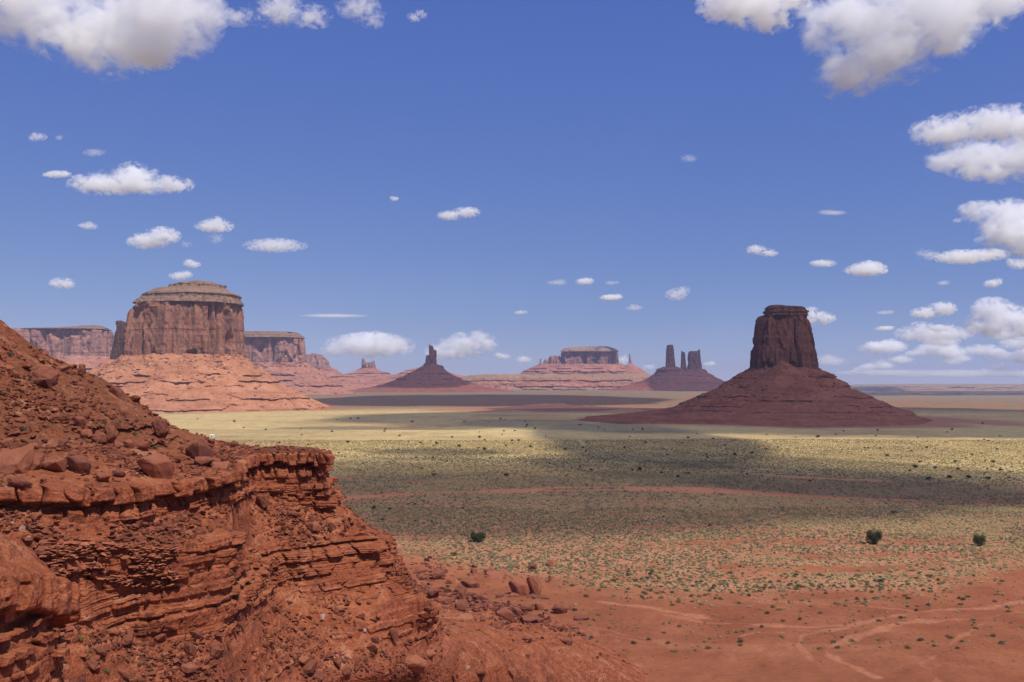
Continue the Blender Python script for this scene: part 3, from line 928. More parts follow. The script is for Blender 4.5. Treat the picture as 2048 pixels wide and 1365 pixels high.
butte('dark spire butte with a jagged finger of rock on a smooth cone', 5500, 861, [
    ('cliff', [(711, 852, 873.3), (714, 851, 873.5), (720, 850.5, 874), (727, 850, 874), (734, 849, 875)], 'cliff', M_CLIFF_RED, dict(nseg=300, nrow=80, S=8, seed=101, ratio=.7, power=3, amp=.7)),
    ('spire', [(688.8, 857.7, 859.6), (691, 857.5, 861), (697, 857.3, 862.2), (706, 857.2, 863), (714, 857, 864)], 'cliff', M_CLIFF_RED, dict(nseg=120, nrow=70, S=5, seed=102, ratio=1, power=3, amp=.5)),
    ('spire', [(691.5, 861, 864.8), (694, 860.5, 866.5), (699, 860, 868.3), (706, 860, 869), (714, 860, 869.5)], 'cliff', M_CLIFF_RED, dict(nseg=120, nrow=60, S=5, seed=103, ratio=1, power=3, amp=.5)),
    ('spire', [(700.5, 869, 872.5), (702, 867.5, 873.2), (707, 867, 873.4), (714, 867, 873.6)], 'cliff', M_CLIFF_RED, dict(nseg=120, nrow=50, S=5, seed=104, ratio=1, power=3, amp=.5)),
    ('talus_slope', [(727, 849, 875), (731, 847, 879), (730.9, 847, 884.5), (733, 845, 886.5), (738, 836, 889), (748, 818, 902), (758, 797, 921), (768, 772, 945), (775, 742, 972), (783, 690, 1030), (786, 660, 1060)], 'talus', M_TALUS_RED, dict(nseg=420, nrow=140, S=7, seed=105, ratio=.9, power=2.1, closed_top=False, ledges=((746, .8, .1), (757, .8, .1), (767, .8, .1))))])
butte('broad blocky mesa with a small tower at its left end, on red benches', 7500, 1165, [
    ('cap', [(693.3, 1198, 1214), (695, 1140, 1221), (697, 1130, 1226), (702, 1124, 1236), (704, 1121, 1237)], 'cap', M_CAP_FAR, dict(nseg=400, nrow=36, S=10, seed=111, ratio=.5, power=3, amp=.6)),
    ('cliff', [(703, 1120.5, 1236.5), (708, 1120, 1237.5), (720, 1120, 1238), (731, 1119, 1239)], 'cliff', M_FAR, dict(nseg=600, nrow=110, S=18, seed=112, ratio=.45, power=3.6, closed_top=False)),
    ('shoulder', [(712, 1099, 1121), (716, 1096, 1124), (722, 1094, 1126), (733, 1091, 1130)], 'cliff', M_FAR, dict(nseg=240, nrow=70, S=12, seed=113, ratio=.8, power=3)),
    ('shoulder', [(719, 1089, 1093), (723, 1085.5, 1096), (733, 1083, 1099)], 'cliff', M_FAR, dict(nseg=120, nrow=40, S=8, seed=114, ratio=1, power=2.6)),
    ('tower', [(718, 1079, 1083), (722, 1078.4, 1083.6), (733, 1078, 1085)], 'cliff', M_FAR, dict(nseg=120, nrow=50, S=7, seed=115, ratio=1, power=3)),
    ('talus_slope', [(729, 1076, 1242), (733, 1070, 1252), (737, 1060, 1264), (741, 1052, 1276), (744.5, 1046, 1284), (748, 1043, 1289), (752, 1020, 1310), (765, 960, 1370), (784, 880, 1440)], 'talus', M_TALUS_FAR, dict(nseg=500, nrow=120, S=11, seed=116, ratio=.5, power=2.6, closed_top=False, ledges=((736, .8, -.2), (742, .9, -.25), (747, .8, -.3))))],
    'mesa', 'mesa')
butte('thin lone spire right of the broad blocky mesa', 7400, 1259, [
    ('cliff', [(708, 1258, 1260.2), (711, 1257.5, 1261), (719, 1257, 1262), (723, 1257, 1263.2), (730, 1256, 1264.5), (733, 1255, 1265)], 'cliff', M_FAR, dict(nseg=140, nrow=80, S=6, seed=121, ratio=1, power=2.6, amp=.5)),
    ('talus_slope', [(727, 1256, 1265), (731, 1250, 1270), (737, 1243, 1280), (745, 1232, 1290), (760, 1205, 1315)], 'talus', M_TALUS_FAR, dict(nseg=200, nrow=60, S=9, seed=122, ratio=1, closed_top=False))])
butte('tall plain tower with a square top, tallest of the far towers', 6100, 1340, [
    ('cliff', [(690.3, 1334, 1347), (692, 1332.5, 1348), (700, 1331.8, 1348.8), (715, 1331, 1350), (728, 1330.3, 1351), (740, 1329.8, 1353)], 'cliff', M_CLIFF_RED, dict(nseg=220, nrow=130, S=8, seed=131, ratio=.9, power=3.4, amp=.6)),
    ('talus_slope', [(734, 1329, 1353), (738, 1318, 1362), (744, 1313, 1372), (748, 1310, 1380), (757, 1296, 1420), (764, 1280, 1440), (775, 1240, 1470), (785, 1200, 1510)], 'talus', M_TALUS_RED, dict(nseg=360, nrow=110, S=9, seed=132, ratio=.9, closed_top=False, ledges=((740, .8, -.1), (750, .8, 0), (765, .8, -.1))))])
butte('slim pinnacle between the tall square tower and the notched one', 6200, 1366, [
    ('cliff', [(702.5, 1361.5, 1363.2), (705, 1361.3, 1370), (712, 1361.2, 1371.4), (725, 1361, 1372), (740, 1360, 1374), (748, 1359, 1376)], 'cliff', M_CLIFF_RED, dict(nseg=160, nrow=110, S=6, seed=141, ratio=.9, power=3, amp=.5)),
    ('talus_slope', [(741, 1358, 1377), (750, 1345, 1392), (765, 1320, 1420), (785, 1270, 1470)], 'talus', M_TALUS_RED, dict(nseg=200, nrow=60, S=8, seed=142, ratio=1, closed_top=False))])
butte('squat notched tower with an upright corner, rightmost of the far towers', 6100, 1389, [
    ('cliff', [(703, 1378, 1399.5), (706, 1376, 1400.5), (715, 1374.5, 1401), (725, 1374.5, 1402), (735, 1374, 1404.5), (746, 1373, 1408)], 'cliff', M_CLIFF_RED, dict(nseg=260, nrow=110, S=8, seed=151, ratio=.8, power=3.2, amp=.7)),
    ('corner', [(699.5, 1396, 1399.6), (701, 1395, 1400.4), (706, 1394, 1400.8)], 'cliff', M_CLIFF_RED, dict(nseg=90, nrow=30, S=5, seed=152, ratio=1, power=3, amp=.4)),
    ('talus_slope', [(739, 1372, 1408), (745, 1365, 1413), (752, 1353, 1425), (758, 1340, 1437), (764, 1325, 1447), (775, 1290, 1475), (785, 1250, 1510)], 'talus', M_TALUS_RED, dict(nseg=300, nrow=90, S=8, seed=153, ratio=1, closed_top=False, ledges=((752, .8, 0), (765, .8, -.1))))])
butte('massive dark red butte with a narrow cap block, standing alone on a tall cone', 1720, 1567, [
    ('cap', [(611, 1538, 1566), (612.5, 1535, 1570), (615, 1531.5, 1605), (618, 1530.5, 1609), (624, 1530, 1612), (628, 1531, 1613), (633, 1528, 1614)], 'cap', M_CAP_RED, dict(nseg=600, nrow=80, S=3.2, seed=161, ratio=.9, power=3, amp=.75)),
    ('cliff', [(631, 1522, 1613), (634, 1517, 1614), (640, 1513.5, 1616), (650, 1511, 1619), (670, 1508.5, 1624), (690, 1507, 1627), (702, 1502.5, 1628), (720, 1501.5, 1630), (735, 1500.5, 1633), (747, 1499, 1636)], 'cliff', M_CLIFF_RED, dict(nseg=900, nrow=260, S=7, seed=162, ratio=.9, power=3.4, amp=1.0)),
    ('talus_slope', [(736, 1501, 1633), (741, 1496, 1639), (750, 1480, 1661), (757, 1468, 1665), (764, 1458, 1678), (770, 1450, 1690), (776, 1441, 1693), (790, 1406, 1722), (800, 1386, 1745), (815, 1350, 1780), (822, 1318, 1808), (830, 1252, 1814), (838, 1165, 1836), (844, 1105, 1852)], 'talus', M_TALUS_RED, dict(nseg=1000, nrow=300, S=4.5, seed=163, ratio=.95, power=2.1, closed_top=False, ledges=((752, .9, .1), (770, .8, .12), (789, 1.0, -.1), (806, .8, .1), (816, .8, -.02)))),
    ('debris_fan', [(722, 1562, 1566), (726, 1555, 1574), (734, 1545, 1588), (745, 1530, 1604), (765, 1505, 1632), (800, 1465, 1680)], 'talus', M_TALUS_RED, dict(d=1650, nseg=300, nrow=140, S=4, seed=164, ratio=.9, power=2, amp=.7, closed_top=True)),
])


# benches and far plateaus
def bench(label, d, prof, seed, S, ratio, ledges, mat_top, name='bench', ml=None):
    u0 = (prof[0][1] + prof[0][2]) / 2
    o = empty(name, ((u0 - CXP) / FPX * d, d, 0), label, 'bench' if name == 'bench' else 'plateau', 'far ridges and benches')
    me = ring_mesh('bench_slope', prof, d, ratio, 2.6, 900, 110, 'talus', seed, S, o.location, ledges=ledges)
    link('bench_slope', me, mat_top, o)
    return o


k_ = NT('bench_rock')
p_ = k_.n('ShaderNodeTexCoord').outputs['Object']
n1 = k_.noise(k_.scaled(p_, (.004, .004, .03)), 1.0, 6, .65)
n2 = k_.noise(k_.scaled(p_, (.03, .03, .05)), 1.0, 6, .7)
s_ = k_.n('ShaderNodeSeparateXYZ')
k_.set(s_.inputs[0], k_.n('ShaderNodeNewGeometry').outputs['Normal'])
cb = k_.ramp(k_.math('ADD', k_.math('MULTIPLY', n1, .6), k_.math('MULTIPLY', n2, .4)), [(.35, (.20, .078, .055)), (.5, (.32, .130, .082)), (.66, (.45, .22, .14))])
cb = k_.mix(k_.maprange(s_.outputs[2], .80, .95, 0, .8, True), cb, k_.mix(n2, (.20, .17, .095), (.34, .25, .14)))
M_BENCH = k_.finish(cb, .97, n2, .8, 5, .03)
bench('long red bench with a scrubby green top below the broad blocky mesa', 6700, [(750, 960, 1290), (752, 940, 1310), (757, 915, 1345), (764, 895, 1370), (771, 880, 1390), (776, 865, 1405), (783, 830, 1450)], 171, 12, .35, ((759, 1.0, -.3), (770, 1.1, -.3), (776, .8, -.1)), M_BENCH)
bench('purple escarpment along the far horizon, right of the lone red butte', 11500, [(769.2, 1780, 2300), (770.5, 1690, 2400), (773, 1640, 2440), (777, 1600, 2470), (783, 1500, 2550)], 181, 20, .35, ((772, 1.0, -.3), (776, 1.1, -.3)), M_BENCH, 'plateau')
bench('low dark bench on the plain in front of the purple escarpment', 6800, [(783.5, 1760, 2200), (785, 1735, 2230), (787, 1700, 2260), (789, 1680, 2290)], 191, 9, .2, ((786, .8, -.3),), M_BENCH)


# ------------------------------------------------------------------ clouds
CLOUD_ALT = 2500.0


def cloud_mat(name, lobes, tau, s, seed, wisp, small=False):
    rag = {0: 5.2, 1: 6.4, 2: 7.5}[int(wisp)] * (1.35 if small else 1.0)
    """lobes in local units: (x, y, z, rx, ry, rz); density falls off from the middle of each lobe and is eaten away by noise"""
    k = NT(name)
    p = k.n('ShaderNodeTexCoord').outputs['Object']
    val = None
    for (x, y, z, rx, ry, rz) in lobes:
        q = k.vmath('MULTIPLY', k.vmath('SUBTRACT', p, (x, y, z)), (1 / rx, 1 / ry, 1 / rz))
        # flatter below than above
        L = k.vmath('LENGTH', q)
        val = L if val is None else k.math('SMOOTH_MIN', val, L, 0.45)
    core = k.math('SUBTRACT', 1.0, val)
    pn = k.vmath('ADD', p, (seed * 3.7, seed * 1.3, seed * 2.1))
    n0 = k.noise(pn, 0.75, 3, 0.5, 0.4)
    n1 = k.noise(k.scaled(pn, (1, 1, 1.25)), 1.8, 10, 0.66, 0.5)
    f = k.math('ADD', k.math('MULTIPLY', core, 1.45), k.math('MULTIPLY', k.math('SUBTRACT', n1, 0.5), rag * 1.05))
    f = k.math('ADD', f, k.math('MULTIPLY', k.math('SUBTRACT', n0, 0.5), 1.6))
    d = k.maprange(f, 0.12, 1.1 if not wisp else 1.6, 0, 0.33 * tau / s, True)
    v = k.n('ShaderNodeVolumePrincipled')
    v.inputs['Color'].default_value = (1.0, 1.0, 1.0, 1)
    v.inputs['Anisotropy'].default_value = 0.0
    k.set(v.inputs['Density'], d)
    k.t.links.new(v.outputs[0], k.out.inputs['Volume'])
    k.m.cycles.volume_step_rate = 0.35
    return k.m


def cloud(label, lobes_px, tau=9.0, wisp=False, depth=None, seed=0):
    if len(lobes_px) == 1:
        lu, lv, ru, rv = lobes_px[0]
        r = random.Random(seed * 13 + 5)
        lobes_px = [(lu + r.uniform(-.15, .15) * ru, lv + rv * .1, ru * .75, rv * .7)]
        for q in range(r.choice((2, 3, 3))):
            lobes_px.append((lu + r.uniform(-.75, .75) * ru, lv + r.uniform(-.55, .3) * rv, ru * r.uniform(.25, .45), rv * r.uniform(.4, .7)))
    u = np.mean([l[0] for l in lobes_px]); v = max(l[1] + l[3] * .6 for l in lobes_px)
    elev = max(HZ - v, 70.0)
    d = depth or min((CLOUD_ALT - CAMH) * FPX / elev, 60000.0)
    s = max(l[3] for l in lobes_px) / FPX * d * 1.15
    c = P(u, np.mean([l[1] for l in lobes_px]), d)
    lobes = []
    for i, (lu, lv, ru, rv) in enumerate(lobes_px):
        q = (P(lu, lv, d) - c) / s
        rx, rz = ru / FPX * d / s * 1.12, rv / FPX * d / s * 1.2
        ry = .5 * (rx + rz)
        lobes.append((q[0], (h1(i * 7 + seed, 3) - .5) * ry * .8, q[2], rx, ry, rz))
    bm = bmesh.new()
    for (x, y, z, rx, ry, rz) in lobes:
        r = bmesh.ops.create_icosphere(bm, subdivisions=2, radius=1.0)
        for vv in r['verts']:
            vv.co = Vector((x + vv.co.x * rx * 1.12, y + vv.co.y * ry * 1.12, z + vv.co.z * rz * 1.12))
    pts = [vv.co.copy() for vv in bm.verts]
    bm.clear()
    for q in pts:
        bm.verts.new(q)
    bmesh.ops.convex_hull(bm, input=bm.verts)
    bmesh.ops.delete(bm, geom=[vv for vv in bm.verts if not vv.link_faces], context='VERTS')
    bmesh.ops.recalc_face_normals(bm, faces=bm.faces)
    me = bpy.data.meshes.new('cloud')
    bm.to_mesh(me)
    bm.free()
    o = link('cloud', me, cloud_mat('cloud_vapour', lobes, tau, s, seed + 1, wisp, max(l[3] for l in lobes_px) < 16))
    o.location = c
    o.scale = (s, s, s)
    tag(o, label, 'cloud', 'clouds in the sky')
    return o


CLOUDS = [
 ('great white cloud with a pinkish grey middle filling the upper left corner', [(60, 10, 120, 62), (190, 45, 130, 75), (330, 25, 108, 78), (150, 85, 80, 28), (400, 35, 42, 60), (250, 100, 70, 30)], 9, 0),
 ('small ragged cloud hanging just under the great corner cloud', [(310, 122, 44, 19), (290, 110, 25, 14)], 5, 0),
 ('wispy cloud of three tufts at the top edge, beside the great corner cloud', [(475, 34, 28, 15), (560, 16, 42, 26), (622, 30, 38, 18)], 5, 1),
 ('thin torn wisp of cloud at the top edge right of the three tufts', [(720, 18, 42, 22), (745, 38, 28, 14)], 3, 1),
 ('tiny double wisp of cloud below the top edge near the middle', [(832, 32, 19, 12)], 2.5, 1),
 ('white cloud cut by the top edge, left of the biggest right-hand cloud', [(1470, 8, 70, 32), (1530, 30, 58, 38), (1585, 0, 40, 26)], 9, 0),
 ('biggest right-hand cloud, a bright slanting bank in the upper right corner', [(1690, 40, 80, 55), (1760, 60, 90, 70), (1850, 40, 120, 62), (1695, 145, 62, 42), (1780, 110, 85, 52), (1880, 95, 50, 30), (1960, 0, 110, 42)], 9, 0),
 ('upper layer of the torn white cloud at the right edge', [(1905, 258, 68, 26), (1990, 248, 80, 28), (2060, 262, 60, 32)], 7, 0),
 ('lower ragged layer of the torn white cloud at the right edge', [(1900, 322, 50, 20), (1970, 315, 70, 34), (2045, 310, 60, 46), (1985, 348, 55, 14)], 7, 0),
 ('puffy grey bottomed cloud at the right edge below the torn one', [(1970, 418, 48, 15), (2040, 425, 70, 26), (2005, 472, 48, 38), (2065, 475, 55, 42)], 9, 0),
 ('flat tongue of cloud under the puffy grey bottomed one', [(1930, 513, 50, 12), (1985, 509, 32, 10)], 6, 0),
 ('long flat bottomed cloud high above the huge round butte', [(200, 370, 58, 17), (265, 352, 40, 23), (270, 373, 75, 15), (345, 369, 38, 14)], 7, 0),
 ('thin streak of cloud left of the long flat bottomed cloud', [(120, 349, 30, 8)], 4, 0),
 ('oval cloud rising to the right above the huge round butte', [(298, 484, 38, 13), (330, 473, 30, 15)], 6, 0),
 ('small peaked cloud right of the oval rising cloud', [(430, 454, 34, 10), (434, 446, 16, 10)], 5, 0),
 ('long thin faint cloud right of the huge round butte top', [(548, 490, 55, 11), (560, 487, 22, 9)], 3.5, 1),
 ('tiny peaked cloud just above the summit of the huge round butte', [(386, 528, 20, 8)], 5, 0),
 ('small soft cloud touching the summit line of the huge round butte', [(357, 551, 24, 10)], 4.5, 0),
 ('pair of small white puffs low over the long pale purple mesa', [(112, 566, 13, 9), (133, 568, 16, 10)], 5, 0),
 ('small ragged cloud alone in the middle of the blue sky', [(898, 432, 22, 8), (935, 426, 24, 9)], 4.5, 0),
 ('tiny puff alone in the blue left of the middle cloud', [(788, 398, 10, 6)], 3.5, 0),
 ('tiny tuft of cloud in the open blue near the left edge', [(78, 274, 18, 10)], 3, 1),
 ('faint small tuft of cloud left of the oval rising cloud', [(176, 452, 22, 8)], 3, 1),
 ('broad white cumulus low over the castle shaped butte', [(740, 692, 80, 21), (672, 702, 26, 12), (745, 678, 34, 14), (792, 694, 30, 18)], 7, 0),
 ('sloping white cumulus behind the finger of the dark spire butte', [(890, 704, 42, 16), (930, 690, 44, 22), (958, 678, 30, 15), (975, 690, 18, 14)], 6, 0),
 ('little low cloud right of the sloping cumulus', [(1005, 713, 17, 7)], 4, 0),
 ('little low cloud between the sloping cumulus and the blocky mesa', [(1050, 720, 22, 8)], 4, 0),
 ('small cloud in the blue above the broad blocky mesa', [(1168, 563, 22, 8)], 5, 0),
 ('flat small cloud under the one above the broad blocky mesa', [(1219, 595, 26, 7)], 6, 0),
 ('small slanting cloud above the tall square tower', [(1352, 590, 20, 10), (1366, 582, 14, 8)], 4, 1),
 ('thin double cloud high left of the massive dark red butte', [(1512, 500, 18, 8), (1540, 506, 16, 6)], 4, 0),
 ('flat faint cloud above the right shoulder of the massive dark red butte', [(1645, 526, 32, 9)], 4, 0),
 ('bright flat bottomed cloud in the blue right of the massive dark red butte', [(1733, 540, 38, 11), (1738, 532, 22, 9)], 7, 0),
 ('white puff half hidden by the cap of the massive dark red butte', [(1622, 632, 20, 15), (1648, 638, 20, 11)], 8, 0),
 ('two humped cloud right of the half hidden puff', [(1848, 627, 26, 10), (1885, 618, 24, 12)], 7, 0),
 ('tiny flat cloud over the horizon plain, under the two humped cloud', [(1768, 657, 20, 6)], 5, 0),
 ('little round topped cloud under the two humped cloud', [(1880, 656, 19, 10)], 6, 0),
 ('small slanting low cloud left of the towering cumulus', [(1822, 674, 18, 8)], 4, 0),
 ('towering heaped cumulus low at the right edge', [(1985, 622, 34, 24), (2015, 636, 50, 26), (1990, 655, 48, 18), (2045, 650, 40, 26)], 9, 0),
 ('small flat cloud at the right edge above the towering cumulus', [(1988, 567, 21, 10)], 6, 0),
 ('small cloud cut by the right edge under the flat tongue', [(2035, 528, 26, 12)], 5, 0),
 ('faint long streak of cloud lying along the far horizon', [(1760, 746, 80, 5), (1900, 748, 100, 6), (2020, 748, 70, 6)], 2.5, 2),
 ('little white cloud between the lone spire and the tall square tower', [(1298, 735, 14, 7)], 5, 0),
 ('little white cloud right of the squat notched tower', [(1418, 728, 15, 6)], 5, 0),
 ('white cloud peeping out behind the lone spire', [(1246, 722, 14, 10)], 5, 0),
 ('faint tiny cloud over the plain in the middle distance', [(1041, 625, 14, 5)], 2.5, 0),
 ('faint pink wisp above the gap of the lone spire', [(1270, 616, 20, 6)], 2, 1),

 ('faint shred of cloud in the blue under the great corner cloud', [(222, 148, 10, 5)], 1.5, 1),
 ('faint pinkish shred above the long flat bottomed cloud', [(190, 305, 26, 9)], 1.1, 1),
 ('second tiny tuft right of the tuft near the left edge', [(118, 276, 8, 6)], 1.6, 1),
 ('faint shred of cloud right of the oval rising cloud', [(372, 489, 10, 6), (432, 477, 14, 9)], 1.4, 1),
 ('very faint shred in the open blue above the lone spire', [(1380, 316, 20, 9)], 1.0, 1),
 ('faint thin streak in the blue high right of the middle', [(1668, 425, 34, 5)], 1.2, 1),
 ('faint wisp left of the cloud above the broad blocky mesa', [(1112, 565, 24, 6)], 1.2, 1),
 ('faint wisp right of the cloud above the broad blocky mesa', [(1224, 566, 16, 5)], 1.2, 1),
 ('small grey tuft left of the flat tongue of cloud', [(1858, 510, 22, 12)], 2.2, 1),
 ('tiny puff left of the puffy grey bottomed cloud', [(1915, 441, 12, 6)], 1.8, 1),
 ('tiny flat cloud above the low bank on the right', [(1888, 566, 16, 5)], 1.8, 1),
 ('faint flat cloud right of the summit of the massive dark red butte', [(1772, 625, 18, 5)], 1.6, 1),
 ('long faint streak of cloud over the castle shaped butte', [(680, 632, 80, 3)], 1.0, 1),
]
rc_ = random.Random(31)
for _ in range(34):     # rows of little heaps low on the right
    v_ = rc_.choice((672, 688, 703, 716, 728, 737)) + rc_.uniform(-6, 6)
    u_ = rc_.uniform(1650 + max(0, 715 - v_) * 4, 2060)
    k_ = rc_.uniform(.6, 1.25) * (.45 + (752 - v_) / 95)
    CLOUDS.append(('one of the many small white heaps of cloud crowded over the purple escarpment', [(u_, v_, 34 * k_, 9 * k_), (u_ + rc_.uniform(-12, 12) * k_, v_ - 6 * k_, 16 * k_, 9 * k_), (u_ + rc_.uniform(-24, 24) * k_, v_ - 3 * k_, 12 * k_, 7 * k_)], rc_.uniform(2.2, 5.5), rc_.choice((0, 1))))
for i_, (lb, lobes_, tau_, wp_) in enumerate(CLOUDS):
    cloud(lb, lobes_, tau_, wp_, seed=i_)


# ------------------------------------------------------------------ clouds overhead, out of the picture, whose shadows lie on the plain
def shade_mat(name, opac, seed):
    k = NT(name)
    p = k.n('ShaderNodeTexCoord').outputs['Object']
    L = k.vmath('LENGTH', p)
    n = k.noise(k.vmath('ADD', p, (seed * 2.3, seed * 1.1, 0)), 1.6, 7, 0.6, 0.3)
    f = k.math('ADD', k.math('SUBTRACT', 1.0, L), k.math('MULTIPLY', k.math('SUBTRACT', n, 0.5), 0.55))
    a = k.maprange(f, 0.02, 0.11, 0, opac, True)
    tr = k.n('ShaderNodeBsdfTransparent')
    df = k.n('ShaderNodeBsdfTranslucent')
    df.inputs[0].default_value = (0.9, 0.9, 0.9, 1)
    mx = k.n('ShaderNodeMixShader')
    k.set(mx.inputs[0], a)
    k.t.links.new(tr.outputs[0], mx.inputs[1])
    k.t.links.new(df.outputs[0], mx.inputs[2])
    k.t.links.new(mx.outputs[0], k.out.inputs['Surface'])
    return k.m


def disc_mesh(name, seed):
    """thin lens of cloud: a lumpy top sheet, open below, with real thickness from its dome"""
    nr, nc = 14, 40
    r = np.linspace(0.02, 1.25, nr)[:, None]
    th = np.linspace(0, 2 * np.pi, nc, endpoint=False)[None]
    x, y = r * np.cos(th), r * np.sin(th)
    z = .10 * np.sqrt(np.clip(1.6 - r * r, 0, None)) + .03 * fbm(x * 3, y * 3, 0 * x, 3, seed)
    V = np.stack([x, y, z], -1).reshape(-1, 3)
    return np_mesh(name, V, grid_faces(nr, nc, True, False), True)


SHADES = [  # ground centre x, y, half sizes, turn, opacity
    ('cloud high over the massive dark red butte', 650, 1840, 1000, 850, 0, .78),
    ('cloud high over the middle of the scrub plain', -30, 590, 350, 222, 0, .52),
    ('cloud high over the scrub plain in front of the massive dark red butte', 195, 672, 255, 138, -49, .55),
    ('cloud high between the two sunlit strips of the plain', 140, 1120, 120, 480, 0, .74),
    ('sliver of cloud high over the left sunlit strip', -190, 1350, 170, 75, 0, .6),
    ('second sliver of cloud high over the left sunlit strip', 20, 1540, 120, 150, 0, .6),
    ('third sliver of cloud high over the left sunlit strip', -70, 860, 70, 55, 0, .6),
    ('wide cloud high over the dark far band of the valley', -130, 3600, 700, 1000, 0, .78),
    ('cloud high over the cone of the dark spire butte', -560, 5600, 330, 420, 0, .72),
    ('cloud high over the far towers', 1180, 6000, 420, 600, 0, .72),
    ('cloud high over the low red ridges of the valley', 170, 2450, 260, 260, 0, .6),
    ('thin cloud high over the near hillside', 30, 140, 270, 150, 0, .16),
    ('cloud high over the dark bench on the right-hand plain', 2900, 6600, 1500, 700, 0, .72),
]
for i_, (lb, gx, gy, rx_, ry_, rot_, op_) in enumerate(SHADES):
    o = link('cloud', disc_mesh('cloud', 500 + i_), shade_mat('cloud_sheet', op_, i_ + 3))
    h_ = 2600.0
    o.location = (gx + SUN.x / SUN.z * h_, gy + SUN.y / SUN.z * h_, h_ - .12 * min(rx_, ry_))
    o.scale = (rx_, ry_, min(rx_, ry_))
    o.rotation_euler = (0, 0, math.radians(rot_))
    tag(o, lb, 'cloud', 'clouds overhead')

# ------------------------------------------------------------------ haze
bm = bmesh.new()
bmesh.ops.create_cube(bm, size=1.0)
me = bpy.data.meshes.new('haze')
bm.to_mesh(me)
bm.free()
k = NT('haze_air')
v = k.n('ShaderNodeVolumePrincipled')
v.inputs['Color'].default_value = (0.60, 0.70, 1.0, 1)
v.inputs['Density'].default_value = 4.4e-5
v.inputs['Anisotropy'].default_value = 0.2
k.t.links.new(v.outputs[0], k.out.inputs['Volume'])
haze = link('haze', me, k.m)
haze.location = (0, 6900, 166)
haze.scale = (19000, 15000, 340)
tag(haze, 'thin blue air between the viewer and the far buttes', None, None, 'stuff')


# ------------------------------------------------------------------ placing things on the near hillside
HV = HX
with np.errstate(divide='ignore', invalid='ignore'):
    HU_ = CXP + FPX * HV[..., 0] / HV[..., 1]
    HW_ = HZ - FPX * (HV[..., 2] - CAMH) / HV[..., 1]
HD_ = HV[..., 1]
du_ = np.gradient(HV, axis=1)
dv_ = np.gradient(HV, axis=0)
HN = np.cross(dv_, du_)
HN /= np.linalg.norm(HN, axis=-1)[..., None] + 1e-9
HN *= np.sign(HN[..., 2:3] + 1e-6)
VISB = HB >= 1


ZU, ZV = np.round(HU_).astype(int) + 100, np.round(HW_).astype(int)
_ok = (ZU >= 0) & (ZU < 2300) & (ZV >= 0) & (ZV < 1500) & (HD_ > 40) & VISB[:, None]
_fl = np.where(_ok.ravel())[0]
_fl = _fl[np.argsort(-HD_.ravel()[_fl])]
ZBUF = np.full((1500, 2300), -1, np.int64)
ZBUF[ZV.ravel()[_fl], ZU.ravel()[_fl]] = _fl


def on_surface(u, v):
    """nearest hillside point seen in that direction, else the plain"""
    iu, iv = int(round(u)) + 100, int(round(v))
    for r in (1, 3, 5):
        w = ZBUF[max(iv - r, 0):iv + r + 1, max(iu - r, 0):iu + r + 1]
        w = w[w >= 0]
        if len(w):
            i = w[np.argmin(HD_.ravel()[w])]
            return HV.reshape(-1, 3)[i].copy(), HN.reshape(-1, 3)[i].copy()
    if v < HZ + 8:
        return None
    g = G(u, v)
    for _ in range(4):
        z = float(ground_z(np.array([g[0]]), np.array([g[1]]))[0])
        d = FPX * (CAMH - z) / (v - HZ)
        g = np.array([(u - CXP) / FPX * d, d])
    return np.array([g[0], g[1], z]), np.array([0, 0, 1.0])


# ------------------------------------------------------------------ rocks
def mat_boulder(name, dark, mid, light):
    k = NT(name)
    p = k.n('ShaderNodeTexCoord').outputs['Object']
    inf = k.n('ShaderNodeObjectInfo')
    q = k.vmath('ADD', p, k.scaled(inf.outputs['Location'], (.37, .37, .37)))
    n1 = k.noise(q, 1.6, 6, .65)
    n2 = k.noise(q, 7.0, 6, .7)
    c = k.ramp(k.math('ADD', k.math('MULTIPLY', n1, .6), k.math('MULTIPLY', n2, .4)), [(.33, dark), (.5, mid), (.68, light)])
    c = k.mix(k.maprange(inf.outputs['Random'], 0, .5, .6, 0), c, (.12, .042, .030))
    c = k.mix(k.maprange(inf.outputs['Random'], .5, 1, 0, .55), c, (.40, .145, .075))
    nz = k.n('ShaderNodeSeparateXYZ')
    k.set(nz.inputs[0], k.n('ShaderNodeNewGeometry').outputs['Normal'])
    c = k.mix(k.maprange(nz.outputs[2], .5, .95, 0, .4, True), c, (.30, .105, .052))
    return k.finish(c, .93, k.math('ADD', n1, k.math('MULTIPLY', n2, .6)), .8, .12, .1)


M_BOULDER = mat_boulder('red_boulder_rock', (.085, .028, .019), (.175, .058, .036), (.30, .115, .070))
M_PALE = mat_boulder('pale_stone', (.42, .28, .21), (.54, .41, .33), (.66, .56, .48))


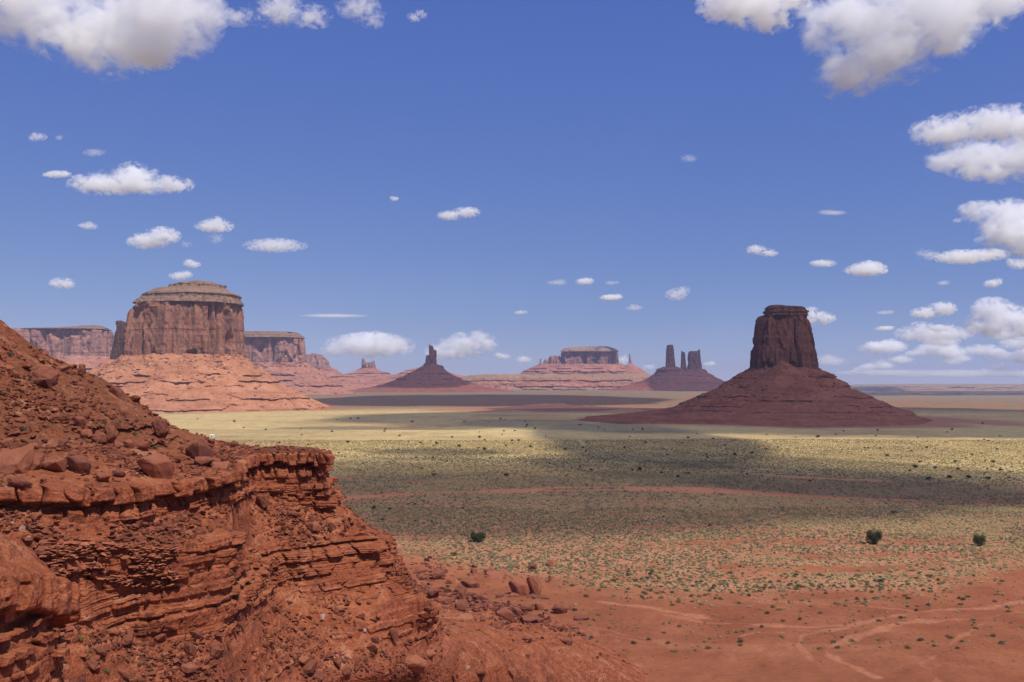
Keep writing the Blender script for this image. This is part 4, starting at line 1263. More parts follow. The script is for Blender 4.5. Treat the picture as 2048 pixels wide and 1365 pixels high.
def rock_mesh(name, seed, npts=16, sub=True, box=(1, .8, .7)):
    r = random.Random(seed)
    bm = bmesh.new()
    for i in range(npts):
        v = Vector((r.uniform(-1, 1), r.uniform(-1, 1), r.uniform(-1, 1)))
        m = max(abs(v.x), abs(v.y), abs(v.z)) ** .7 * v.length ** .3
        v = v / m * r.uniform(.85, 1.0)
        bm.verts.new((v.x * box[0], v.y * box[1], v.z * box[2]))
    bmesh.ops.convex_hull(bm, input=bm.verts)
    bmesh.ops.delete(bm, geom=[v for v in bm.verts if not v.link_faces], context='VERTS')
    bmesh.ops.dissolve_limit(bm, angle_limit=.16, verts=bm.verts, edges=bm.edges)
    if sub:
        bmesh.ops.bevel(bm, geom=list(bm.edges), offset=.035, segments=1, affect='EDGES')
        bmesh.ops.triangulate(bm, faces=bm.faces)
        bmesh.ops.subdivide_edges(bm, edges=[e for e in bm.edges if e.calc_length() > .3], cuts=2, use_grid_fill=True)
        bmesh.ops.triangulate(bm, faces=bm.faces)
        bm.normal_update()
        co = np.array([v.co for v in bm.verts])
        n = fbm(co[:, 0] * 1.8, co[:, 1] * 1.8, co[:, 2] * 1.8, 4, seed) * .06 + fbm(co[:, 0] * 5, co[:, 1] * 5, co[:, 2] * 5, 2, seed + 1) * .018
        for v, q in zip(bm.verts, n):
            v.co += v.normal * float(q)
    else:
        bmesh.ops.triangulate(bm, faces=bm.faces)
    me = bpy.data.meshes.new(name)
    bm.to_mesh(me)
    bm.free()
    return me


BOXES = [(1, .8, .7), (1, .9, .55), (1, .7, .8), (1, .85, .4), (1, .6, .6), (.9, .7, 1.0), (1, .8, .65), (1, .9, .8)]
ROCKS = [rock_mesh('boulder', 900 + i, 13 + i % 4 * 2, True, BOXES[i]) for i in range(8)]
for m_ in ROCKS:
    m_.materials.append(M_BOULDER)
PALE = [rock_mesh('pale_stone', 950 + i, 14, True, (1, .8, .6)) for i in range(2)]
for m_ in PALE:
    m_.materials.append(M_PALE)
RSIZE = [np.ptp(np.array([v.co for v in m.vertices]), axis=0) for m in ROCKS]
PROTO = {}


def put_rock(mesh, name, pos, wid, hgt, rot, tilt, label, group, cat='boulder', sink=.22):
    key = mesh.name
    if key not in PROTO:
        o = bpy.data.objects.new(name, mesh)
        PROTO[key] = o
    else:
        o = PROTO[key].copy()
        o.name = name
    COL.objects.link(o)
    ext = np.ptp(np.array([v.co for v in mesh.vertices]), axis=0)
    s = wid / ext[0] * 1.04
    sz = hgt / ext[2] * 1.2
    o.scale = (s, s * .95, sz)
    o.rotation_euler = (tilt[0], tilt[1], rot)
    o.location = (pos[0], pos[1], pos[2] + hgt * (.5 - sink))
    return tag(o, label, cat, group)


G_HILL = 'boulders on the red hillside'
G_FIELD = 'boulders at the foot of the red slope'
TR = [  # photo trace: u, v of the foot, width, height, template, label or None, group key
    (92, 762, 48, 40, 7, 'big rounded brown boulder high on the hillside', 'h'),
    (90, 775, 32, 22, 1, 'broken slab lying just below the big rounded brown boulder', 'h'),
    (48, 785, 17, 13, 0, 'small boulder left of the broken slab high on the hillside', 'h'),
    (22, 937, 84, 58, 6, 'largest red boulder at the left edge, on the bench above the cliff', 'h'),
    (62, 934, 50, 46, 7, 'rounded boulder leaning on the largest one at the left edge', 'h'),
    (37, 972, 44, 26, 0, 'low boulder in front of the largest one at the left edge', 'h'),
    (157, 942, 48, 36, 2, 'pointed boulder in the middle of the bench above the cliff', 'h'),
    (113, 940, 44, 26, 1, 'broad low boulder between the rounded and the pointed one', 'h'),
    (221, 880, 25, 33, 5, 'upright wedge shaped boulder on the hillside', 'h'),
    (200, 884, 31, 20, 3, 'slab leaning beside the upright wedge shaped boulder', 'h'),
    (158, 852, 26, 20, 2, 'pointed boulder halfway up the hillside', 'h'),
    (320, 874, 32, 36, 5, 'upright split slab on the hillside near the skyline', 'h'),
    (311, 952, 66, 50, 2, 'large angular block at the rim of the upper cliff', 'h'),
    (283, 898, 29, 18, 0, 'block just above the large angular block at the rim', 'h'),
    (258, 895, 19, 18, 2, 'little peaked boulder left of the block above the rim', 'h'),
    (237, 952, 24, 19, 0, 'orange boulder left of the large angular block', 'h'),
    (207, 962, 28, 18, 1, 'cluster forming boulder left of the orange one', 'h'),
    (232, 790, 27, 22, 4, 'dark block sticking out on the skyline of the hillside', 'h'),
    (396, 916, 48, 40, 3, 'big tilted slab where the hillside meets the flat nose', 'h'),
    (466, 893, 17, 15, 0, 'dark block standing on the flat nose of the cliff', 'h'),
    (488, 895, 13, 8, 4, 'small dark block right of the one standing on the flat nose', 'h'),
    (423, 886, 14, 10, 2, 'small boulder on the skyline left of the flat nose', 'h'),
    (408, 932, 38, 22, 1, 'block below the big tilted slab', 'h'),
    (440, 938, 34, 22, 6, 'rounded rim block beside the notch in the upper cliff', 'h'),
    (523, 1014, 24, 28, 5, 'leaning slab in the gully under the nose', 'h'),
    (588, 1032, 22, 14, 0, 'flat boulder in the gully under the nose', 'h'),
    (626, 1058, 28, 18, 3, 'slab on the debris below the nose', 'h'),
    (660, 1062, 10, 20, 5, 'narrow upright stone on the debris below the nose', 'h'),
    (617, 1073, 14, 15, 0, 'small boulder left of the slab below the nose', 'h'),
    (85, 1106, 26, 17, 7, 'smooth boulder above the near spur', 'h'),
    (226, 1268, 25, 17, 0, 'flat boulder in the lower gully beside the near spur', 'h'),
    (251, 1282, 33, 22, 6, 'rounded boulder in the lower gully at the foot of the buttress', 'h'),
    (201, 1310, 27, 20, 2, 'pointed boulder lower in the gully beside the near spur', 'h'),
    (244, 1352, 33, 18, 4, 'long block at the bottom edge in the gully', 'h'),
    (374, 1340, 38, 15, 3, 'long flat slab on the slope at the bottom edge', 'h'),
    (614, 1340, 40, 24, 6, 'rounded boulder on the lower slope near the bottom edge', 'h'),
    (636, 1357, 24, 18, 7, 'second rounded boulder on the lower slope near the bottom edge', 'h'),
    (786, 1286, 18, 34, 5, 'tall narrow stone standing on the red slope', 'h'),
    (824, 1336, 52, 30, 0, 'large flat topped block low on the red slope', 'h'),
    (860, 1316, 22, 16, 1, 'boulder behind the large flat topped block', 'h'),
    (960, 1350, 24, 14, 0, 'boulder on the red slope right of the large flat topped block', 'h'),
    (1022, 1350, 18, 16, 5, 'small boulder lowest on the red slope', 'h'),
    (990, 1160, 42, 26, 6, 'big boulder with a pale top beyond the boulder field', 'f'),
    (1040, 1194, 40, 42, 2, 'left half of the great split boulder on the plain', 'f'),
    (1069, 1192, 26, 46, 5, 'right half of the great split boulder, an upright slab', 'f'),
    (873, 1158, 30, 24, 0, 'brown boulder at the upper end of the boulder field', 'f'),
    (942, 1178, 36, 24, 2, 'broad peaked boulder in the boulder field', 'f'),
    (920, 1186, 24, 22, 7, 'orange boulder beside the broad peaked one', 'f'),
    (866, 1196, 26, 22, 1, 'boulder touching the foot of the lower cliff', 'f'),
    (902, 1172, 22, 18, 4, 'dark boulder between the brown and the peaked one', 'f'),
    (890, 1206, 28, 14, 3, 'flat boulder near the foot of the lower cliff', 'f'),
    (923, 1216, 26, 20, 6, 'dark rounded boulder in the middle of the boulder field', 'f'),
    (955, 1199, 22, 12, 3, 'pale topped slab in the middle of the boulder field', 'f'),
    (996, 1196, 18, 15, 0, 'lone cube shaped stone left of the great split boulder', 'f'),
    (1085, 1203, 32, 14, 3, 'long slab lying against the great split boulder', 'f'),
    (1053, 1222, 26, 20, 0, 'block in front of the great split boulder', 'f'),
    (1077, 1224, 18, 21, 5, 'upright dark block in front of the great split boulder', 'f'),
    (1007, 1236, 36, 22, 3, 'long tilted slab at the lower end of the boulder field', 'f'),
    (1119, 1230, 30, 24, 2, 'peaked dark boulder right of the great split boulder', 'f'),
    (1142, 1225, 14, 17, 0, 'small square boulder right of the peaked dark one', 'f'),
    (993, 1256, 28, 18, 6, 'rounded boulder at the lowest end of the boulder field', 'f'),
    (1061, 1242, 38, 12, 1, 'low broad boulder in the lower boulder field', 'f'),
    (1095, 1240, 22, 14, 4, 'boulder right of the low broad one', 'f'),
    (1164, 1244, 32, 15, 1, 'group of low rock out on the red flat', 'f'),
    (1113, 1260, 24, 15, 0, 'square block out on the red flat', 'f'),
    (1178, 1272, 42, 18, 6, 'long rugged boulder out on the red flat', 'f'),
    (1229, 1289, 26, 14, 0, 'farthest right block of the boulder field', 'f'),
    (1133, 1286, 26, 12, 3, 'slab half sunk in the red flat', 'f'),
    (1054, 1284, 20, 12, 2, 'dark boulder on the smooth red slope', 'f'),
]
for (u, v, w, hh, ti, lb, gk) in TR:
    q = on_surface(u, v)
    p_, n_ = q
    d = p_[1]
    put_rock(ROCKS[ti], 'boulder', p_, w * d / FPX, hh * d / FPX, random.uniform(-.5, .5), (random.uniform(-.12, .12), random.uniform(-.15, .15)), lb, G_HILL if gk == 'h' else G_FIELD)

WHITE = [(46, 1058, 11, 9, 'white stone on the debris under the upper cliff at the left'), (645, 1236, 13, 10, 'round white stone on the slope under the lower cliff'),
         (935, 1338, 10, 7, 'cream coloured stone low on the red slope'), (25, 1046, 8, 5, 'small white stone left of the white one under the upper cliff'), (58, 1076, 9, 6, 'pale flat stone below the white one under the upper cliff'),
         (730, 1262, 9, 6, 'pinkish white stone right of the round white one')]
for i_, (u, v, w, hh, lb) in enumerate(WHITE):
    p_, n_ = on_surface(u, v)
    put_rock(PALE[i_ % 2], 'pale_stone', p_, w * p_[1] / FPX, hh * p_[1] / FPX, random.uniform(0, 6), (0, 0), lb, 'pale stones on the red slope', 'stone')

# further boulders, too many alike to tell apart
ZONES = [  # polygon box in the photo (u0, u1, v0, v1), count, px range, label, group
    (0, 330, 700, 900, 62, (8, 24), 'one of many small red boulders strewn over the upper hillside', G_HILL),
    (0, 460, 880, 965, 34, (8, 22), 'one of the smaller boulders crowding the bench above the cliff', G_HILL),
    (480, 720, 990, 1075, 26, (6, 14), 'one of the small broken stones in the gully under the nose', G_HILL),
    (150, 900, 1265, 1360, 36, (9, 26), 'one of the small boulders in the debris along the bottom edge', G_HILL),
    (840, 1110, 1130, 1250, 60, (9, 24), 'one of the smaller stones packed into the boulder field', G_FIELD),
    (960, 1260, 1230, 1330, 14, (6, 12), 'one of the little stones scattered on the red flat', G_FIELD),
]
for (u0, u1, v0, v1, cnt, pr, lb, gp) in ZONES:
    n_done = 0
    for _ in range(cnt * 6):
        if n_done >= cnt:
            break
        u, v = random.uniform(u0, u1), random.uniform(v0, v1)
        q = on_surface(u, v)
        if q is None or q[1][2] < .35 or q[0][1] > 330:
            continue
        w = pr[0] + (pr[1] - pr[0]) * random.random() ** 2.2
        d = q[0][1]
        put_rock(random.choice(ROCKS), 'boulder', q[0], w * d / FPX, w * random.uniform(.5, .85) * d / FPX, random.uniform(0, 6.28), (random.uniform(-.3, .3), random.uniform(-.3, .3)), lb, gp)
        n_done += 1


def scatter(name, temps, pos, rotz, tilt, scl, mat, col=None, smooth=False):
    """one mesh of many small copies"""
    tv = [np.array([v.co for v in m.vertices], np.float32) for m in temps]
    tf = [np.array([p.vertices for p in m.polygons], np.int32) for m in temps]
    which = rng.integers(0, len(temps), len(pos))
    Vs, Fs, Cs, base = [], [], [], 0
    for t in range(len(temps)):
        j = np.where(which == t)[0]
        if len(j) == 0:
            continue
        v = tv[t][None] * scl[j][:, None, :]
        c, s = np.cos(tilt[j])[:, None], np.sin(tilt[j])[:, None]
        y, z = v[..., 1] * c - v[..., 2] * s, v[..., 1] * s + v[..., 2] * c
        x = v[..., 0]
        c, s = np.cos(rotz[j])[:, None], np.sin(rotz[j])[:, None]
        V = np.stack([x * c - y * s, x * s + y * c, z], -1) + pos[j][:, None, :]
        F = tf[t][None] + (base + np.arange(len(j)) * len(tv[t]))[:, None, None]
        base += V.shape[0] * V.shape[1]
        Vs.append(V.reshape(-1, 3))
        Fs.append(F.reshape(-1, 3))
        if col is not None:
            Cs.append(np.repeat(col[j], len(tv[t]), 0))
    me = np_mesh(name, np.concatenate(Vs), np.concatenate(Fs), smooth, {'tone': np.concatenate(Cs)} if col is not None else None)
    return link(name, me, mat)


# rubble on the slopes
TEMP = [rock_mesh('rubble_template', 970 + i, 10, False, BOXES[i]) for i in range(6)]
wgt = np.zeros(HB.shape)
wgt_rows = {1: 1.1, 2: 1.5, 4: 1.3, 5: .22, 6: 1.5, 7: .35}
for b_, w_ in wgt_rows.items():
    wgt[HB == b_] = w_
nclump = np.clip(fbm(HV[..., 0] / 6, HV[..., 1] / 6, HV[..., 2] / 6, 3, 700) + .45, .06, 2)
wt = wgt[:, None] * np.clip(HN[..., 2] - .25, 0, 1) * nclump
wt[:, HV.shape[1] - 150:] *= .3
wt[(HD_ > 300)] = 0
wt *= ((HW_ < 1420) & (HU_ > -40))
NR = 22000
pick = rng.choice(wt.size, NR, p=(wt / wt.sum()).ravel())
pos = HV.reshape(-1, 3)[pick] + rng.normal(0, .12, (NR, 3)) * [1, 1, 0]
sz = (.055 + .40 * rng.random(NR) ** 3.8) * (.75 + pos[:, 1] / 260)
scl = sz[:, None] * np.stack([rng.uniform(.8, 1.4, NR), rng.uniform(.6, 1, NR), rng.uniform(.4, .9, NR)], 1)
tone = np.stack([rng.uniform(.13, .30, NR)] * 3, 1) * [1, .33, .185]
pl = (rng.random(NR) < .022) & (sz < .2)
tone[pl] = np.array([.46, .31, .23]) * rng.uniform(.7, 1.1, (pl.sum(), 1))
# thin slabs breaking out of the top of the lower cliff
lo = np.argwhere((HB[:, None] == 5) & (HF[:, None] < .44) & (HU_ > 85) & (HU_ < 350) & (HD_ < 100) & (fbm(HV[..., 0] / 1.6, HV[..., 1] / 1.6, HV[..., 2] / .7, 3, 720) > -.18))
sel = lo[rng.integers(0, len(lo), 2600)]
p2 = HV[sel[:, 0], sel[:, 1]] + rng.normal(0, .12, (2600, 3)) * [1, 1, .6] + np.array([.16, -.2, .05])
s2_ = (.07 + .42 * rng.random(2600) ** 3)[:, None] * np.stack([rng.uniform(1, 1.6, 2600), rng.uniform(.7, 1.1, 2600), rng.uniform(.16, .34, 2600)], 1)
t2 = np.stack([rng.uniform(.24, .46, 2600)] * 3, 1) * [1, .34, .18]
# stones spilling out from the cliff foot into the boulder field, and over the lower slope
p3, s3 = [], []
for (ua, va, ub, vb, sp_, cnt, lo_, hi_) in ((845, 1140, 1000, 1200, 26, 480, 5, 17), (880, 1190, 1100, 1235, 22, 480, 5, 17), (1000, 1225, 1200, 1275, 16, 240, 4, 14), (560, 1310, 900, 1350, 26, 420, 4, 15), (180, 1260, 420, 1350, 26, 300, 5, 17), (520, 1010, 680, 1065, 12, 160, 3, 10), (790, 1130, 860, 1190, 12, 160, 4, 11)):
    for _ in range(cnt):
        t_ = rng.random()
        q = on_surface(ua + (ub - ua) * t_ + rng.normal(0, sp_ * .8), va + (vb - va) * t_ + rng.normal(0, sp_ * .6))
        if q is None or q[0][1] > 330:
            continue
        p3.append(q[0])
        w_ = (lo_ + (hi_ - lo_) * rng.random() ** 2.2) * q[0][1] / FPX * .55
        s3.append([w_ * rng.uniform(.9, 1.3), w_ * rng.uniform(.7, 1), w_ * rng.uniform(.5, .95)])
p3, s3 = np.array(p3), np.array(s3)
t3 = np.stack([rng.uniform(.09, .25, len(p3))] * 3, 1) * [1, .34, .22]
pos_, scl_, tone_ = np.concatenate([pos, p2, p3]), np.concatenate([scl, s2_, s3]), np.concatenate([tone, t2, t3])
NN = len(pos_)
tl = np.concatenate([rng.normal(0, .5, NR), rng.normal(0, .22, 2600), rng.normal(0, .4, len(p3))])
k = NT('rubble_rock')
rc = k.attr('tone').outputs['Color']
rn = k.noise(k.pos(), 6.0, 4, .7)
M_RUB = k.finish(k.mix(k.maprange(rn, .35, .65, 0, .6), rc, k.mix(.5, rc, (.07, .022, .014))), .95, rn, .6, .04, .08)
rub = scatter('rubble', TEMP, pos_, rng.uniform(0, 6.28, NN), tl, scl_, M_RUB, tone_)
tag(rub, 'loose red rubble and thin slabs over the hillside', None, None, 'stuff')

# ------------------------------------------------------------------ plants
k = NT('shrub_leaves')
tc = k.attr('tone').outputs['Color']
ln = k.noise(k.pos(), 5.0, 4, .7)
M_SHRUB = k.finish(k.mix(k.maprange(ln, .35, .65, 0, .55), tc, k.mix(.55, tc, (.02, .022, .012))), .95, None, spec=.05)


def lump_mesh(name, seed, sub):
    bm = bmesh.new()
    bmesh.ops.create_icosphere(bm, subdivisions=sub, radius=1)
    bmesh.ops.delete(bm, geom=[v for v in bm.verts if v.co.z < -.35], context='VERTS')
    r = random.Random(seed)
    for v in bm.verts:
        f = r.uniform(.62, 1.15)
        v.co = Vector((v.co.x * f, v.co.y * f, max(0, v.co.z * .62 + .05) * r.uniform(.7, 1.25)))
    bmesh.ops.triangulate(bm, faces=bm.faces)
    me = bpy.data.meshes.new(name)
    bm.to_mesh(me)
    bm.free()
    return me


def tuft_mesh(name, seed, n, leaf, blobs, tone, up=.35):
    """foliage of many leaf-sized faces on several clumps"""
    r = np.random.default_rng(seed)
    V, F, C = [], [], []
    for i in range(n):
        b = blobs[r.integers(len(blobs))]
        d = r.normal(size=3)
        d /= np.linalg.norm(d)
        if d[2] < -up:
            d[2] *= -1
        rad = r.uniform(.72, 1.05) if r.random() < .85 else r.uniform(.3, .8)
        p = np.array(b[:3]) + d * rad * np.array(b[3:])
        if p[2] < 0.01:
            p[2] = abs(p[2]) * .3 + .01
        a = r.normal(size=3)
        a /= np.linalg.norm(a)
        q = np.cross(a, d + r.normal(size=3) * .5)
        q /= np.linalg.norm(q) + 1e-9
        l1, l2 = leaf * r.uniform(.7, 1.3), leaf * r.uniform(.45, .8)
        k0 = len(V)
        V += [p - a * l1, p + q * l2, p + a * l1 + d * l1 * .3]
        F.append((k0, k0 + 1, k0 + 2))
        t = np.array(tone) * r.uniform(.5, 1.6)
        C += [t, t, t]
    return np_mesh(name, np.array(V), np.array(F), False, {'tone': np.array(C)})


TONES = np.array([(.125, .105, .058), (.145, .125, .070), (.165, .140, .058), (.215, .175, .072), (.09, .083, .042), (.29, .22, .095), (.135, .098, .062)])


def scrub_points(n, d0, d1, dens_pow):
    u = rng.random(n)
    d = np.sqrt(d0 ** 2 + u * (d1 ** 2 - d0 ** 2))
    a = rng.uniform(-.60, .60, n)
    x, y = d * a, d
    cov, sand, grass, red, bare = ground_fields(x, y)
    ok = (rng.random(n) < cov ** dens_pow) & ~((d < 860) & (a < -.22)) & ~((d < 330) & (a < -.08))
    return x[ok], y[ok]


x1, y1 = scrub_points(120000, 215, 470, .8)
x2, y2 = scrub_points(125000, 470, 1050, .8)
xs, ys = np.concatenate([x1, x2]), np.concatenate([y1, y2])
# bare flat in front: sparse little tufts
x3, y3 = rng.uniform(-10, 150, 2600), rng.uniform(195, 300, 2600)
o3 = (np.abs(x3 / y3) < .6) & ~((x3 / y3) < .06)
xs, ys = np.concatenate([xs, x3[o3]]), np.concatenate([ys, y3[o3]])
n_near, n_far, n_t = len(x1), len(x2), int(o3.sum())
rad = np.concatenate([.24 + .72 * rng.random(n_near) ** 2.4, .45 + .80 * rng.random(n_far) ** 2, .12 + .22 * rng.random(n_t) ** 2])
zs = ground_z(xs, ys)
ti = rng.integers(0, len(TONES), len(xs))
dry = fbm(xs / 45, ys / 45, 0 * xs, 3, 801)
ti = np.where((dry > .15) & (rng.random(len(xs)) < .7), 5, ti)
tones = np.where((ys > 640)[:, None], np.array([1.25, 1.12, .85]), 1.0) * TONES[ti] * rng.uniform(.7, 1.3, (len(xs), 1))
big = np.argsort(-rad[:n_near] / ys[:n_near])[:290]
keep = np.ones(len(xs), bool)
keep[big] = False
LUMPS = [lump_mesh('scrub_template', 40 + i, 1) for i in range(6)]
pp = np.stack([xs, ys, zs - .03], 1)
sc3 = rad[:, None] * np.stack([rng.uniform(.85, 1.2, len(xs)), rng.uniform(.85, 1.2, len(xs)), rng.uniform(.75, 1.15, len(xs))], 1)
scrub = scatter('scrub', LUMPS, pp[keep], rng.uniform(0, 6.28, keep.sum()), np.zeros(keep.sum()), sc3[keep], M_SHRUB, tones[keep])
tag(scrub, 'low grey green scrub covering the desert plain', None, None, 'stuff')

SAGE = []
for i in range(7):
    bl = [(random.uniform(-.4, .4), random.uniform(-.4, .4), random.uniform(.15, .35), random.uniform(.45, .65), random.uniform(.45, .65), random.uniform(.3, .5)) for _ in range(5)]
    me = tuft_mesh('sagebrush', 60 + i, 260, .16, bl, TONES[i] * 1.0)
    me.materials.append(M_SHRUB)
    SAGE.append(me)
sp = {}
for b_ in big:
    i = int(rng.integers(7))
    if i not in sp:
        o = bpy.data.objects.new('sagebrush', SAGE[i])
        sp[i] = o
    else:
        o = sp[i].copy()
    COL.objects.link(o)
    o.location = (xs[b_], ys[b_], zs[b_] - .03)
    o.rotation_euler = (0, 0, random.uniform(0, 6.28))
    r_ = rad[b_]
    o.scale = (r_, r_, r_ * random.uniform(.8, 1.1))
    tag(o, 'low grey green sagebrush, one of hundreds alike on the near scrub plain', 'shrub', 'sagebrushes on the near plain')

# junipers
M_BARK = (lambda k: k.finish(k.mix(k.noise(k.pos(), 9.0, 5, .7), (.06, .045, .032), (.16, .12, .09)), .95, None, spec=.05))(NT('juniper_bark'))


def juniper_meshes(seed, n, leaf, tall):
    r = random.Random(seed)
    bl = [(0, 0, tall * .46, .5, .5, tall * .42)]
    for _ in range(9):
        a = r.uniform(0, 6.28)
        rr = r.uniform(.25, .5)
        bl.append((math.cos(a) * rr * 1.15, math.sin(a) * rr * 1.15, tall * r.uniform(.2, .68), r.uniform(.24, .44), r.uniform(.3, .48), tall * r.uniform(.22, .36)))
    crown = tuft_mesh('crown', seed, n, leaf, bl, (.042, .055, .020), 1.0)
    bm = bmesh.new()
    for a, b, r0, r1 in [((0, 0, -.05), (.03, .02, tall * .35), .07, .05), ((.02, .0, tall * .15), (.3, .1, tall * .5), .05, .02), ((0, .02, tall * .12), (-.28, -.12, tall * .48), .045, .02), ((.02, 0, tall * .3), (.02, .05, tall * .8), .045, .015)]:
        A, B = Vector(a), Vector(b)
        q = (B - A).to_track_quat('Z', 'Y')
        ring = []
        for (c, rr) in ((A, r0), (B, r1)):
            ring.append([bm.verts.new(c + q @ Vector((math.cos(t) * rr, math.sin(t) * rr, 0))) for t in [2 * math.pi * j / 7 for j in range(7)]])
        for j in range(7):
            bm.faces.new((ring[0][j], ring[0][(j + 1) % 7], ring[1][(j + 1) % 7], ring[1][j]))
        bm.faces.new(ring[1])
    tm = bpy.data.meshes.new('trunk')
    bm.to_mesh(tm)
    bm.free()
    crown.materials.append(M_SHRUB)
    tm.materials.append(M_BARK)
    return crown, tm


for (u, v, w, hh, lb, sd, tl_) in [(957, 1084, 36, 21, 'wide low dark juniper at the edge of the cloud shadow on the near plain', 1, .62), (1748, 1088, 36, 31, 'largest tall dome shaped dark juniper on the near plain', 2, .95), (1957, 1093, 28, 26, 'dark dome shaped juniper right of the largest one on the near plain', 3, .95)]:
    g = G(u, v)
    z = float(ground_z(np.array([g[0]]), np.array([g[1]]))[0])
    o = empty('juniper_tree', (g[0], g[1], z), lb, 'tree', 'big junipers on the near plain')
    s = w * g[1] / FPX / 2 / .93
    cr, tk = juniper_meshes(300 + sd, 4600, .06, hh / w * 2 / 1.05)
    o.scale = (s, s, s)
    link('crown', cr, None, o)
    link('trunk', tk, None, o)

SMALLJ = []
for i in range(5):
    bl = [(random.uniform(-.35, .35), random.uniform(-.35, .35), random.uniform(.3, .7), random.uniform(.35, .6), random.uniform(.35, .6), random.uniform(.3, .5)) for _ in range(6)]
    me = tuft_mesh('juniper_bush', 80 + i, 420, .14, bl, [(.045, .060, .026), (.060, .070, .034), (.050, .056, .030), (.075, .085, .036), (.042, .050, .028)][i], .6)
    me.materials.append(M_SHRUB)
    SMALLJ.append(me)
JT = [(1787, 1028, 13), (1420, 1053, 10), (1013, 953, 13), (868, 953, 10), (1857, 960, 14), (1900, 957, 14), (1937, 957, 13), (1977, 960, 12), (1916, 940, 10), (1831, 937, 13), (1820, 943, 9), (1871, 938, 9), (2002, 942, 10), (1986, 926, 10), (1840, 926, 9), (1911, 926, 10), (1504, 908, 9), (1470, 911, 9), (1775, 913, 10), (1853, 897, 8), (1636, 876, 10), (1426, 879, 7), (1377, 949, 8), (1356, 956, 8), (1323, 947, 8), (1494, 950, 7), (1619, 964, 9), (696, 886, 10), (969, 901, 10), (959, 877, 9), (918, 895, 11), (1280, 942, 13), (1264, 942, 9), (1182, 942, 9), (748, 1019, 12), (780, 1020, 10), (686, 1018, 9), (926, 1018, 8), (830, 1010, 8), (1327, 1035, 7), (1250, 897, 8), (1291, 887, 7), (1356, 955, 8), (1166, 897, 7), (1131, 901, 8), (1061, 895, 8), (1037, 883, 8), (1024, 883, 7), (873, 889, 8), (842, 887, 8), (664, 865, 7), (1030, 863, 6), (1008, 863, 6), (765, 1042, 9), (863, 1045, 8), (830, 1043, 7), (908, 1112, 15), (1760, 1165, 14), (1600, 1240, 9), (1300, 1150, 9)]
rj = random.Random(5)
for _ in range(150):
    u = rj.uniform(380, 2040)
    v = 838 + 115 * rj.random() ** 1.5
    JT.append((u, v, rj.uniform(3.5, 7.5)))
sp = {}
for (u, v, w) in JT:
    q = on_surface(u, v)
    if q is None or q[0][1] < 200:
        continue
    p_ = q[0]
    d = p_[1]
    i = rj.randrange(5)
    if i not in sp:
        o = bpy.data.objects.new('juniper_bush', SMALLJ[i])
        sp[i] = o
    else:
        o = sp[i].copy()
    COL.objects.link(o)
    s = w * d / FPX / 2 / .85
    o.location = (p_[0], p_[1], p_[2] - .05 * s)
    o.rotation_euler = (0, 0, rj.uniform(0, 6.28))
    o.scale = (s, s, s * rj.uniform(.75, 1.05))
    if v > 1000:
        lb = 'small dark juniper bush on the near half of the scrub plain'
    elif v > 920:
        lb = 'small dark juniper bush on the shaded middle of the scrub plain'
    elif u < 1160:
        lb = 'tiny dark juniper bush on the left sunlit strip of the plain'
    else:
        lb = 'tiny dark juniper bush on the plain below the massive dark red butte'
    tag(o, lb, 'bush', 'junipers dotted over the plain')

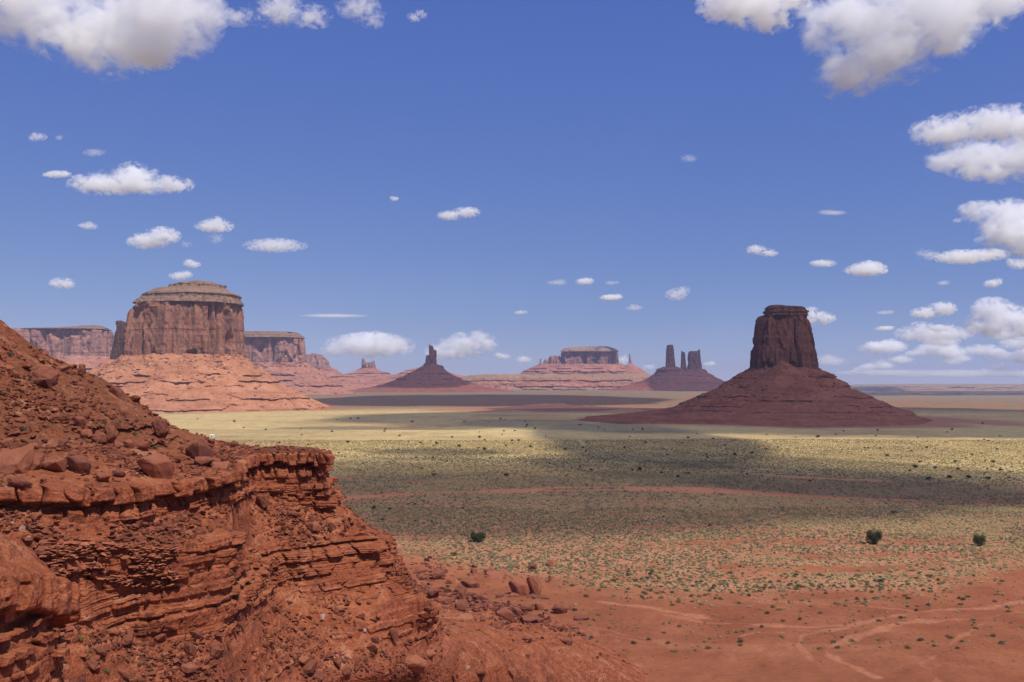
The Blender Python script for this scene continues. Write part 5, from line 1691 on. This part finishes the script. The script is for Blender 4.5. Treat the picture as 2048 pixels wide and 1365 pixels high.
# green tufts on the hillside
GT = []
for i in range(3):
    me = tuft_mesh('grass_tuft', 120 + i, 160, .2, [(0, 0, .3, .7, .7, .5), (.3, .2, .2, .5, .5, .4)], [(.16, .17, .05), (.10, .12, .05), (.07, .085, .045)][i], .3)
    me.materials.append(M_SHRUB)
    GT.append(me)
sp = {}
for (u, v, w, i) in [(161, 1280, 15, 0), (181, 1304, 11, 0), (181, 1273, 9, 0), (285, 1327, 11, 0), (215, 1344, 14, 0), (303, 1338, 9, 0), (265, 1355, 10, 0), (329, 1356, 9, 0), (562, 1296, 9, 0), (631, 1248, 7, 0), (474, 1359, 8, 0), (21, 713, 17, 2), (108, 843, 8, 1), (210, 847, 10, 1), (47, 860, 14, 2), (47, 883, 11, 1), (33, 813, 13, 2), (241, 844, 7, 1), (239, 858, 9, 2), (179, 938, 10, 1), (311, 897, 14, 1), (7, 790, 13, 2), (140, 880, 8, 2), (90, 905, 7, 1), (270, 870, 10, 2), (340, 880, 9, 2), (60, 760, 9, 2), (600, 905, 8, 2), (555, 906, 8, 2), (520, 903, 9, 2), (955, 1262, 6, 0), (905, 1250, 6, 0), (880, 1292, 7, 0), (930, 1300, 6, 0), (760, 1305, 7, 0), (735, 1340, 8, 0)]:
    q = on_surface(u, v)
    if q is None:
        continue
    p_ = q[0]
    if i not in sp:
        o = bpy.data.objects.new('grass_tuft', GT[i])
        sp[i] = o
    else:
        o = sp[i].copy()
    COL.objects.link(o)
    s = w * p_[1] / FPX / 2 * 1.3
    o.location = p_
    o.rotation_euler = (0, 0, random.uniform(0, 6))
    o.scale = (s, s, s)
    tag(o, ['bright yellow green tuft on the debris of the lower slope', 'green tuft among the stones of the upper hillside', 'dull grey green tuft on the upper hillside'][i], 'plant', 'tufts on the hillside')

# the little white hut at the edge of the sunlit strip
g = G(425, 875.5)
gz = float(ground_z(np.array([g[0]]), np.array([g[1]]))[0])
hut = empty('hut', (g[0], g[1], gz), 'tiny white hut with a pale roof, alone on the sunlit strip above the cliff nose', 'hut')


def box_mesh(name, x0, x1, y0, y1, z0, z1, ridge=0):
    bm = bmesh.new()
    if ridge:
        ym = (y0 + y1) / 2
        vs = [bm.verts.new(c) for c in [(x0, y0, z0), (x1, y0, z0), (x1, y1, z0), (x0, y1, z0), (x0, ym, z1), (x1, ym, z1)]]
        for f in ((0, 1, 5, 4), (2, 3, 4, 5), (0, 4, 3), (1, 2, 5), (0, 3, 2, 1)):
            bm.faces.new([vs[i] for i in f])
    else:
        bmesh.ops.create_cube(bm, size=1, matrix=Matrix.Translation(((x0 + x1) / 2, (y0 + y1) / 2, (z0 + z1) / 2)) @ Matrix.Diagonal((x1 - x0, y1 - y0, z1 - z0, 1)))
        bmesh.ops.bevel(bm, geom=list(bm.edges), offset=.03, segments=1, affect='EDGES')
    me = bpy.data.meshes.new(name)
    bm.to_mesh(me)
    bm.free()
    return me


def plain_mat(name, a, b, sc=2.0):
    k = NT(name)
    return k.finish(k.mix(k.noise(k.pos(), sc, 4, .6), a, b), .8, None, spec=.2)


M_WALL, M_ROOF, M_DARK = plain_mat('white_wash', (.6, .56, .5), (.75, .72, .68)), plain_mat('pale_sheet_roof', (.62, .6, .58), (.78, .76, .74)), plain_mat('dark_opening', (.03, .025, .02), (.06, .05, .04))
link('wall', box_mesh('wall', -2.3, 2.3, -1.5, 1.5, 0, 2.3), M_WALL, hut)
link('roof', box_mesh('roof', -2.6, 2.6, -1.9, 1.9, 2.3, 3.2, 1), M_ROOF, hut)
link('door', box_mesh('door', -.9, .1, -1.54, -1.48, .05, 1.95), M_DARK, hut)
